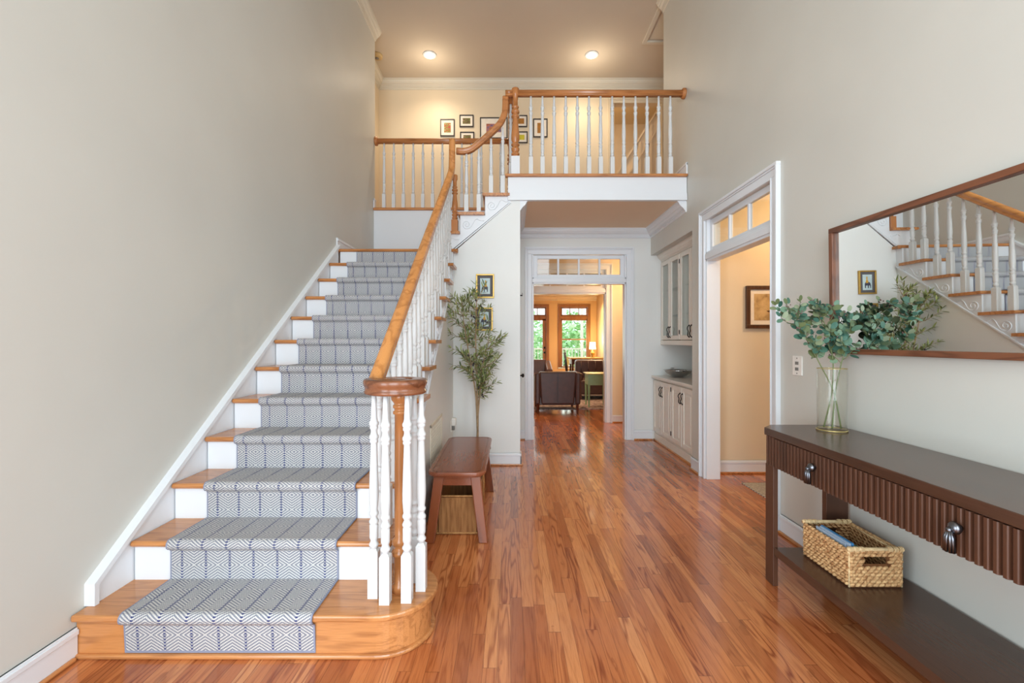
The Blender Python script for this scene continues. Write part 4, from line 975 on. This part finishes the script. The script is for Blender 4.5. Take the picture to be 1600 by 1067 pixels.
# ---- glass vase with eucalyptus
VX, VY, VZ0 = 1.722, 2.44, .8435
vs = thing('glass_vase', (VX, VY, VZ0), 'tall clear glass cylinder vase on the far end of the console table', 'vase')
b = MB().lathe([(.068, .0), (.070, .004), (.0705, .33), (.069, .333), (.0675, .33), (.0665, .014), (.001, .012)], (VX, VY, VZ0), 40, cap=False); part('cylinder', b, M['vglass'], vs)
b = MB().lathe([(.066, .0), (.072, .003), (.072, .009), (.067, .012), (.001, .010)], (VX, VY, VZ0), 40); 
ring = MB().tube([(VX+.0705*math.cos(2*PI*i/40), VY+.0705*math.sin(2*PI*i/40), VZ0+.005) for i in range(41)], .0035, 6).tube([(VX+.0695*math.cos(2*PI*i/40), VY+.0695*math.sin(2*PI*i/40), VZ0+.332) for i in range(41)], .0018, 6); part('rim', ring, M['goldrim'], vs, 0, 'amber glass rims')
re = random.Random(3)
def eucal(foot, pts, lab, nside, seed):
    re.seed(seed); t = thing('eucalyptus_stem', foot, lab, 'stem', None)
    P = [Vector(p) for p in smoothline([foot]+pts, 6)]; n = len(P); sb = MB(); lb = MB(); bb = MB()
    sb.tube(P, [.0042-.0025*i/(n-1) for i in range(n)], 7)
    def sprig(q, d, L):
        Q = [q.copy()]; p = q.copy(); m_ = 5
        for i in range(m_):
            d = (d+Vector((re.uniform(-.2, .2), re.uniform(-.2, .2), re.uniform(-.1, .2)))).normalized(); p = p+d*L/m_
            p.x = min(p.x, XR-.06); Q.append(p.copy())
        sb.tube(Q, [.0022-.0013*i/m_ for i in range(m_+1)], 5)
        for i in range(1, m_+1):
            for s_ in (1, -1):
                side = d.orthogonal().normalized(); side.rotate(Matrix.Rotation(re.uniform(0, PI), 3, d)); ld = (side*s_+d*.5+Vector((0, 0, re.uniform(-.2, .3)))).normalized()
                sz = re.uniform(.028, .058)*(1-.05*i)
                if (Q[i]+ld*sz).x > XR-.045: ld.x = -abs(ld.x)
                if re.random() < .22: continue
                leaf(lb, Q[i]+ld*.006, ld, (re.uniform(-.8, .8), -.8, re.uniform(.1, 1)), sz, sz*re.uniform(.62, .92), .12, True)
        leaf(lb, Q[-1], d, (0, -1, .5), .034, .024, .1, True)
        if re.random() < .5:
            for k in range(5): bb.sphere(Q[-2]+Vector((re.uniform(-.018, .018), re.uniform(-.018, .018), re.uniform(-.01, .02))), .004, 6, 4)
    st_ = int(n*.52)
    for j in range(nside):
        i = st_+int((n-1-st_)*j/(nside-1)); q = P[i]; dd = (P[min(i+1, n-1)]-P[max(i-1, 0)]).normalized(); a = re.uniform(0, 2*PI)
        sprig(q, (dd*.8+Vector((math.cos(a)*.9, math.sin(a)*.8, .1))).normalized(), re.uniform(.07, .12))
    sprig(P[-1], (P[-1]-P[-2]).normalized(), .08)
    part('stalk', sb, M['stem'], t); part('foliage', lb, M['eleaf'], t)
    if bb.v: part('berries', bb, M['berry'], t, kind='stuff')
eucal((VX+.035, VY-.02, VZ0+.014), [(VX-.005, VY-.02, 1.05), (VX-.06, VY+.0, 1.19), (VX-.13, VY+.01, 1.33), (VX-.20, VY+.02, 1.45)], 'eucalyptus stem in the glass vase leaning furthest left', 12, 21)
eucal((VX-.03, VY+.02, VZ0+.014), [(VX+.0, VY+.0, 1.05), (VX+.005, VY+.0, 1.22), (VX-.02, VY+.01, 1.38), (VX-.05, VY+.02, 1.47)], 'tallest upright eucalyptus stem in the middle of the glass vase', 12, 33)
eucal((VX-.02, VY-.03, VZ0+.014), [(VX+.01, VY-.01, 1.04), (VX+.03, VY-.02, 1.18), (VX+.055, VY-.03, 1.30), (VX+.065, VY-.02, 1.40)], 'eucalyptus stem in the glass vase arching right before the mirror', 12, 45)
# ---- ceiling fittings upstairs
for x, lab in ((-1.17, 'recessed ceiling spotlight on the left of the upper hall'), (1.17, 'recessed ceiling spotlight on the right of the upper hall')):
    t = thing('ceiling_spotlight', (x, 6.57, CZ-.01), lab, 'light'); b = MB().lathe([(.055, -.001), (.095, -.001), (.098, -.008), (.09, -.014), (.062, -.014), (.055, -.004)], (x, 6.57, CZ), 28, cap=False); part('trim_ring', b, M['trim'], t)
    b = MB().lathe([(.07, -.006), (.062, -.018), (.03, -.026), (.001, -.028)], (x, 6.57, CZ), 24); part('bulb', b, M['bulb'], t)
    spot('upper_hall_spot', (x, 6.57, CZ-.05), (x, 7.0, FZ), 38, WARM2, 2.3, .9, .05)
    #
    point('upper_hall_glow', (x, 6.6, CZ-.35), 5, WARM2, .1)
t = thing('smoke_detector', (-1.93, 6.57, CZ-.05), 'round beige smoke detector on the upper hall ceiling by the left wall', 'smoke detector')
b = MB().lathe([(.075, 0), (.08, -.01), (.075, -.04), (.06, -.05), (.001, -.05)], (-1.93, 6.57, CZ), 24); part('housing', b, M['detector'], t); b = MB().lathe([(.025, -.05), (.03, -.054), (.02, -.06), (.001, -.06)], (-1.93, 6.57, CZ), 16); part('sensor', b, M['slot'], t)
# ---- rugs
b = MB().box(2.14, 4.0, 2.4, 4.22, .0, .008); solo('striped_rug', b, M['rug2'], 'grey and cream striped rug on the side room floor past the doorway', 'rug')
b = MB().box(-1.2, 2.6, 8.75, 12.3, .0, .01); solo('living_room_rug', b, M['rug'], 'patterned dark and grey rug under the living room seats', 'rug')
# side room light
t = thing('ceiling_light', (3.1, 3.6, HC-.12), 'flush ceiling light in the side room', 'light')
b = MB().lathe([(.16, 0), (.16, -.03), (.001, -.03)], (3.1, 3.6, HC), 28); part('base', b, M['trim'], t); b = MB().lathe([(.15, -.03), (.13, -.08), (.07, -.11), (.001, -.12)], (3.1, 3.6, HC), 28); part('lamp_shade', b, M['shade'], t)
point('side_room_lamp', (3.1, 3.6, HC-.2), 38, WARM, .08)
point('upper_room_lamp', (1.5, 7.8, 5.1), 11, WARM, .1)
# ================================================================ LIVING ROOM
def armchair(c, yaw, label, w=.86, back=.76):
    t = thing('armchair', (c[0], c[1], c[2] if len(c) > 2 else 0), label, 'armchair'); t.rotation_euler.z = yaw
    cx, cy_, cz = t.location; h = w/2
    def P(nm, b, m_, bev=0, lab=None):
        for i in range(len(b.v)): b.v[i] = (b.v[i][0]+cx, b.v[i][1]+cy_, b.v[i][2]+cz)
        return part(nm, b, m_, t, bev, lab)
    b = MB(); b.add([(-h*.72, -.40, .15), (h*.72, -.40, .15), (h*.82, -.44, back), (-h*.82, -.44, back), (-h*.72, -.20, .15), (h*.72, -.20, .15), (h*.82, -.30, back), (-h*.82, -.30, back)], [(0, 1, 2, 3), (5, 4, 7, 6), (3, 2, 6, 7), (1, 0, 4, 5), (0, 3, 7, 4), (2, 1, 5, 6)]); P('backrest', b, M['leather'], .03)
    b = MB().box(-.003, .003, -.452, -.43, .18, back-.02); P('seam', b, M['blackp'], 0)
    for s in (-1, 1):
        b = MB(); x0, x1 = s*h*.76, s*h
        b.add([(x0, -.40, .15), (x1, -.40, .15), (x1, -.44, back-.015), (x0, -.44, back-.015), (x0, .38, .15), (x1, .38, .15), (x1, .38, .58), (x0, .38, .58)], [(0, 1, 2, 3), (5, 4, 7, 6), (3, 2, 6, 7), (1, 0, 4, 5), (0, 3, 7, 4), (2, 1, 5, 6)]); P('arm', b, M['leather'], .03)
        for y in (-.37, .34):
            b = MB().lathe([(.020, 0), (.03, .15)], (s*h*.86, y, 0), 4, False); P('leg', b, M['darkleg'])
    b = MB().box(-h*.76, h*.76, -.25, .40, .28, .45); P('seat_cushion', b, M['leather'], .04)
    b = MB().box(-h*.8, h*.8, -.38, .37, .14, .29); P('seat_frame', b, M['leather'], .01); return t
armchair((.86, 8.72), 0, 'dark brown leather armchair seen from behind, nearest in the living room', .84, .755)
armchair((.45, 12.0, .01), PI, 'dark brown leather armchair facing us, behind the nearest armchair', 1.25, .80)
t = thing('sofa', (2.25, 10.6, .01), 'dark brown leather sofa behind the green side table', 'sofa')
b = MB().box(1.55, 2.65, 10.1, 11.0, .12, .44); part('seat', b, M['leather'], t, .04)
b = MB().box(1.55, 2.65, 10.85, 11.1, .3, .86); part('backrest', b, M['leather'], t, .05)
for k in range(6): b = MB().tube([(1.68+.17*k, 10.845, .48), (1.68+.17*k, 10.845, .84)], .012, 6); part('tufting', b, M['leather'], t)
b = MB().box(1.48, 1.62, 10.15, 11.05, .12, .60); part('arm', b, M['leather'], t, .05)
b = MB()
for x in (1.56, 2.6):
    for y in (10.18, 11.0): b.box(x-.025, x+.025, y-.025, y+.025, .01, .13)
part('feet', b, M['darkleg'], t)
t = thing('side_table', (1.72, 9.2, .01), 'sage green side table with pale top and thin legs', 'table')
b = MB().box(1.50, 1.96, 8.96, 9.42, .655, .675); part('tabletop', b, M['greentop'], t, .005)
b = MB().box(1.53, 1.93, 8.99, 9.39, .44, .655); part('drawer_box', b, M['green'], t, .004)
for x in (1.55, 1.91):
    for y in (9.01, 9.37): b = MB().lathe([(.016, .01), (.026, .46)], (x, y, 0), 4, False); part('leg', b, M['green'], t)
t = thing('writing_desk', (2.25, 13.4, .0), 'dark wooden writing desk under the glowing lamp by the window', 'desk')
b = MB().box(1.72, 2.68, 13.1, 13.7, .79, .83); part('desktop', b, M['tanwood'], t, .005)
b = MB().box(1.76, 2.66, 13.13, 13.67, .64, .79); part('drawer_box', b, M['deskwood'], t)
for x in (1.79, 2.63):
    for y in (13.16, 13.64): b = MB().box(x-.025, x+.025, y-.025, y+.025, 0, .64); part('leg', b, M['deskwood'], t)
t = thing('table_lamp', (2.40, 13.35, .83), 'small lit table lamp with white shade on the writing desk', 'lamp')
b = MB().lathe([(.06, 0), (.06, .01), (.03, .03), (.07, .1), (.055, .15), (.018, .18), (.012, .27)], (2.40, 13.35, .83), 20); part('base', b, M['gold'], t)
b = MB().lathe([(.10, .24), (.085, .45)], (2.40, 13.35, .83), 24, cap=False); part('lamp_shade', b, M['shade'], t)
point('desk_lamp_light', (2.42, 13.35, 1.32), 26, (1, .72, .34), .05)
t = thing('side_chair', (1.72, 12.6, 0), 'black wooden chair with slatted back beside the writing desk', 'chair')
b = MB().box(1.55, 1.95, 12.45, 12.85, .44, .47); part('seat', b, M['blackp'], t)
for x, y in ((1.57, 12.47), (1.57, 12.83), (1.93, 12.47), (1.93, 12.83)): b = MB().tube([(x, y, 0), (x, y, .45)], .015, 6); part('leg', b, M['blackp'], t)
b = MB()
for y in (12.47, 12.65, 12.83): b.tube([(1.56, y, .46), (1.50, y, .98)], .014, 6)
for z, x in ((.98, 1.50), (.8, 1.522)): b.tube([(x, 12.46, z), (x, 12.84, z)], .016, 6)
part('backrest', b, M['blackp'], t)
# living ceiling lights
for x, y, lab in ((2.3, 13.3, 'recessed living room ceiling light nearest the windows, left'), (2.5, 12.3, 'recessed living room ceiling light by the right wall'), (1.9, 10.6, 'recessed living room ceiling light nearest the doorway')):
    t = thing('ceiling_spotlight', (x, y, LZ-.01), lab, 'light'); b = MB().lathe([(.09, -.001), (.095, -.01), (.07, -.012)], (x, y, LZ), 20, cap=False); part('trim_ring', b, M['trim'], t); b = MB().lathe([(.08, -.004), (.001, -.009)], (x, y, LZ), 20); part('bulb', b, M['bulb'], t)
for x, y, e in ((1.9, 10.6, 150), (2.3, 13.3, 110), (2.5, 12.3, 90), (.0, 11.5, 190), (.0, 13.3, 120), (.6, 9.0, 120)): spot('living_downlight', (x, y, LZ-.03), (x, y, 0), e*.8, WARM, 2.1, .7, .06)
point('passage_glow', (2.2, 6.75, 2.35), 17, (1, .62, .32), .2)
spot('passage_downlight', (2.1, 6.8, HC-.03), (2.1, 6.9, 0), 26, WARM, 2.5, .9, .05)
# windows and glazed door at the far wall
fL = mB(14.4)
def win(name, u0, u1, z0, z1, tz, mid, door=False):
    b = MB(); cw = .09
    mbox(b, fL, u0-cw, u0, z0, z1, 0, .03); mbox(b, fL, u1, u1+cw, z0, z1, 0, .03); mbox(b, fL, u0-cw, u1+cw, z1, z1+cw, 0, .03)
    mbox(b, fL, u0, u1, tz-.05, tz+.05, .02, -.08)
    for a, c in ((z0, tz-.05), (tz+.05, z1)):
        s = .11 if (door and a == z0) else .04
        mbox(b, fL, u0, u0+s, a, c, .0, -.06); mbox(b, fL, u1-s, u1, a, c, .0, -.06); mbox(b, fL, u0, u1, c-.04, c, .0, -.06); mbox(b, fL, u0, u1, a, a+(.22 if s > .1 else .04), .0, -.06)
    for i in (1, 2): u = u0+(u1-u0)*i/3; mbox(b, fL, u-.012, u+.012, tz+.05, z1, .0, -.05)
    if mid: mbox(b, fL, u0, u1, mid-.02, mid+.02, .01, -.05)
    o = struct(name, b, M['casewood'], .003); b = MB(); mbox(b, fL, u0, u1, z0, z1, -.03, -.035); part('window_pane', b, M['glass'], o); return o
win('window_1', 1.59, 2.43, .47, 2.38, 2.05, 1.36)
o = win('door_6', .30, 1.12, 0, 2.38, 2.05, None, True)
for z in (1.10, .95): b = MB().tube([(1.065, 14.40, z), (1.065, 14.35, z)], .012, 8).sphere((1.065, 14.34, z), .035, 10, 7); part('door_knob', b, M['black'], o, 0, 'black knob')
win('door_7', -.62, .20, 0, 2.38, 2.05, None, True)
# ---- garden
b = MB().box(-8, 10, 14.52, 18.0, -.15, -.05); solo('deck', b, M['tanwood'], 'wooden deck outside the living room windows', 'deck', kind='structure')
b = MB().box(-40, 40, 18.0, 60, -3.2, -3.0); struct('ground', b, M['moss'])
t = thing('deck_railing', (1.5, 17.6, -.05), 'white deck railing with thin balusters outside the far windows', 'railing')
b = MB().box(-4, 7, 17.56, 17.64, .98, 1.03).box(-4, 7, 17.57, 17.63, .05, .09); part('rail', b, M['plastic'], t)
b = MB()
for i in range(90): b.box(-4+i*.12, -3.975+i*.12, 17.58, 17.60, .05, 1.0)
part('balusters', b, M['plastic'], t, kind='stuff')
b = MB()
for x in (-1.6, .4, 2.75, 4.9): b.box(x-.05, x+.05, 17.55, 17.65, -.05, 2.6 if x > 2 and x < 3 else 1.1)
part('post', b, M['plastic'], t)
t = thing('deck_chair', (2.2, 15.4, -.05), 'tan slatted chair on the deck just outside the right window', 'chair')
b = MB().box(1.90, 2.62, 15.45, 15.49, .70, .77).box(1.96, 2.56, 15.45, 15.49, .50, .66); part('backrest', b, M['tanwood'], t)
b = MB().box(1.90, 2.62, 15.0, 15.45, .36, .40); part('seat', b, M['tanwood'], t)
for x in (1.93, 2.59):
    for y, h in ((15.03, .38), (15.47, .72)): b = MB().box(x-.035, x+.035, y-.03, y+.03, -.05, h); part('leg', b, M['tanwood'], t)
rt = random.Random(8)
for i, (x, y, h, r) in enumerate(((-1.6, 23, 3.9, 2.3), (2.6, 22, 4.0, 2.2), (6.6, 23.5, 4.0, 2.3), (.5, 27.5, 4.2, 2.4), (9.2, 28.5, 4.2, 2.4), (-4.6, 27, 4.1, 2.4), (4.8, 28, 4.2, 2.3))):
    lab = ['leafy green tree beyond the deck, left of the glazed door', 'leafy green tree straight behind the right window', 'leafy green tree at the right edge of the window view', 'taller green tree further back between the two nearest', 'green tree far right in the garden', 'green tree far left in the garden', 'tall green tree at the back of the garden'][i]
    t = thing('garden_tree', (x, y, -3), lab, 'tree', 'garden trees'); b = MB().tube([(x, y, -3), (x+.1, y, -1), (x, y, h-3)], [.18, .14, .06], 8); part('trunk', b, M['bark'], t)
    b = MB()
    for k in range(3000):
        a = rt.uniform(0, 2*PI); u = rt.uniform(-1, 1); rr_ = r*(.72+.28*rt.random())*(1+.18*math.sin(3*a+5*u)); s_ = math.sqrt(1-u*u)
        p = Vector((x+rr_*s_*math.cos(a), y+rr_*s_*math.sin(a), h-4.2+rr_*u*1.25)); d = Vector((rt.uniform(-1, 1), rt.uniform(-1, 1), rt.uniform(-1, 1))); leaf(b, p, d, (rt.uniform(-1, 1), rt.uniform(-1, 1), 1), rt.uniform(.14, .28), rt.uniform(.1, .2))
    part('foliage', b, M['tleaf'], t)
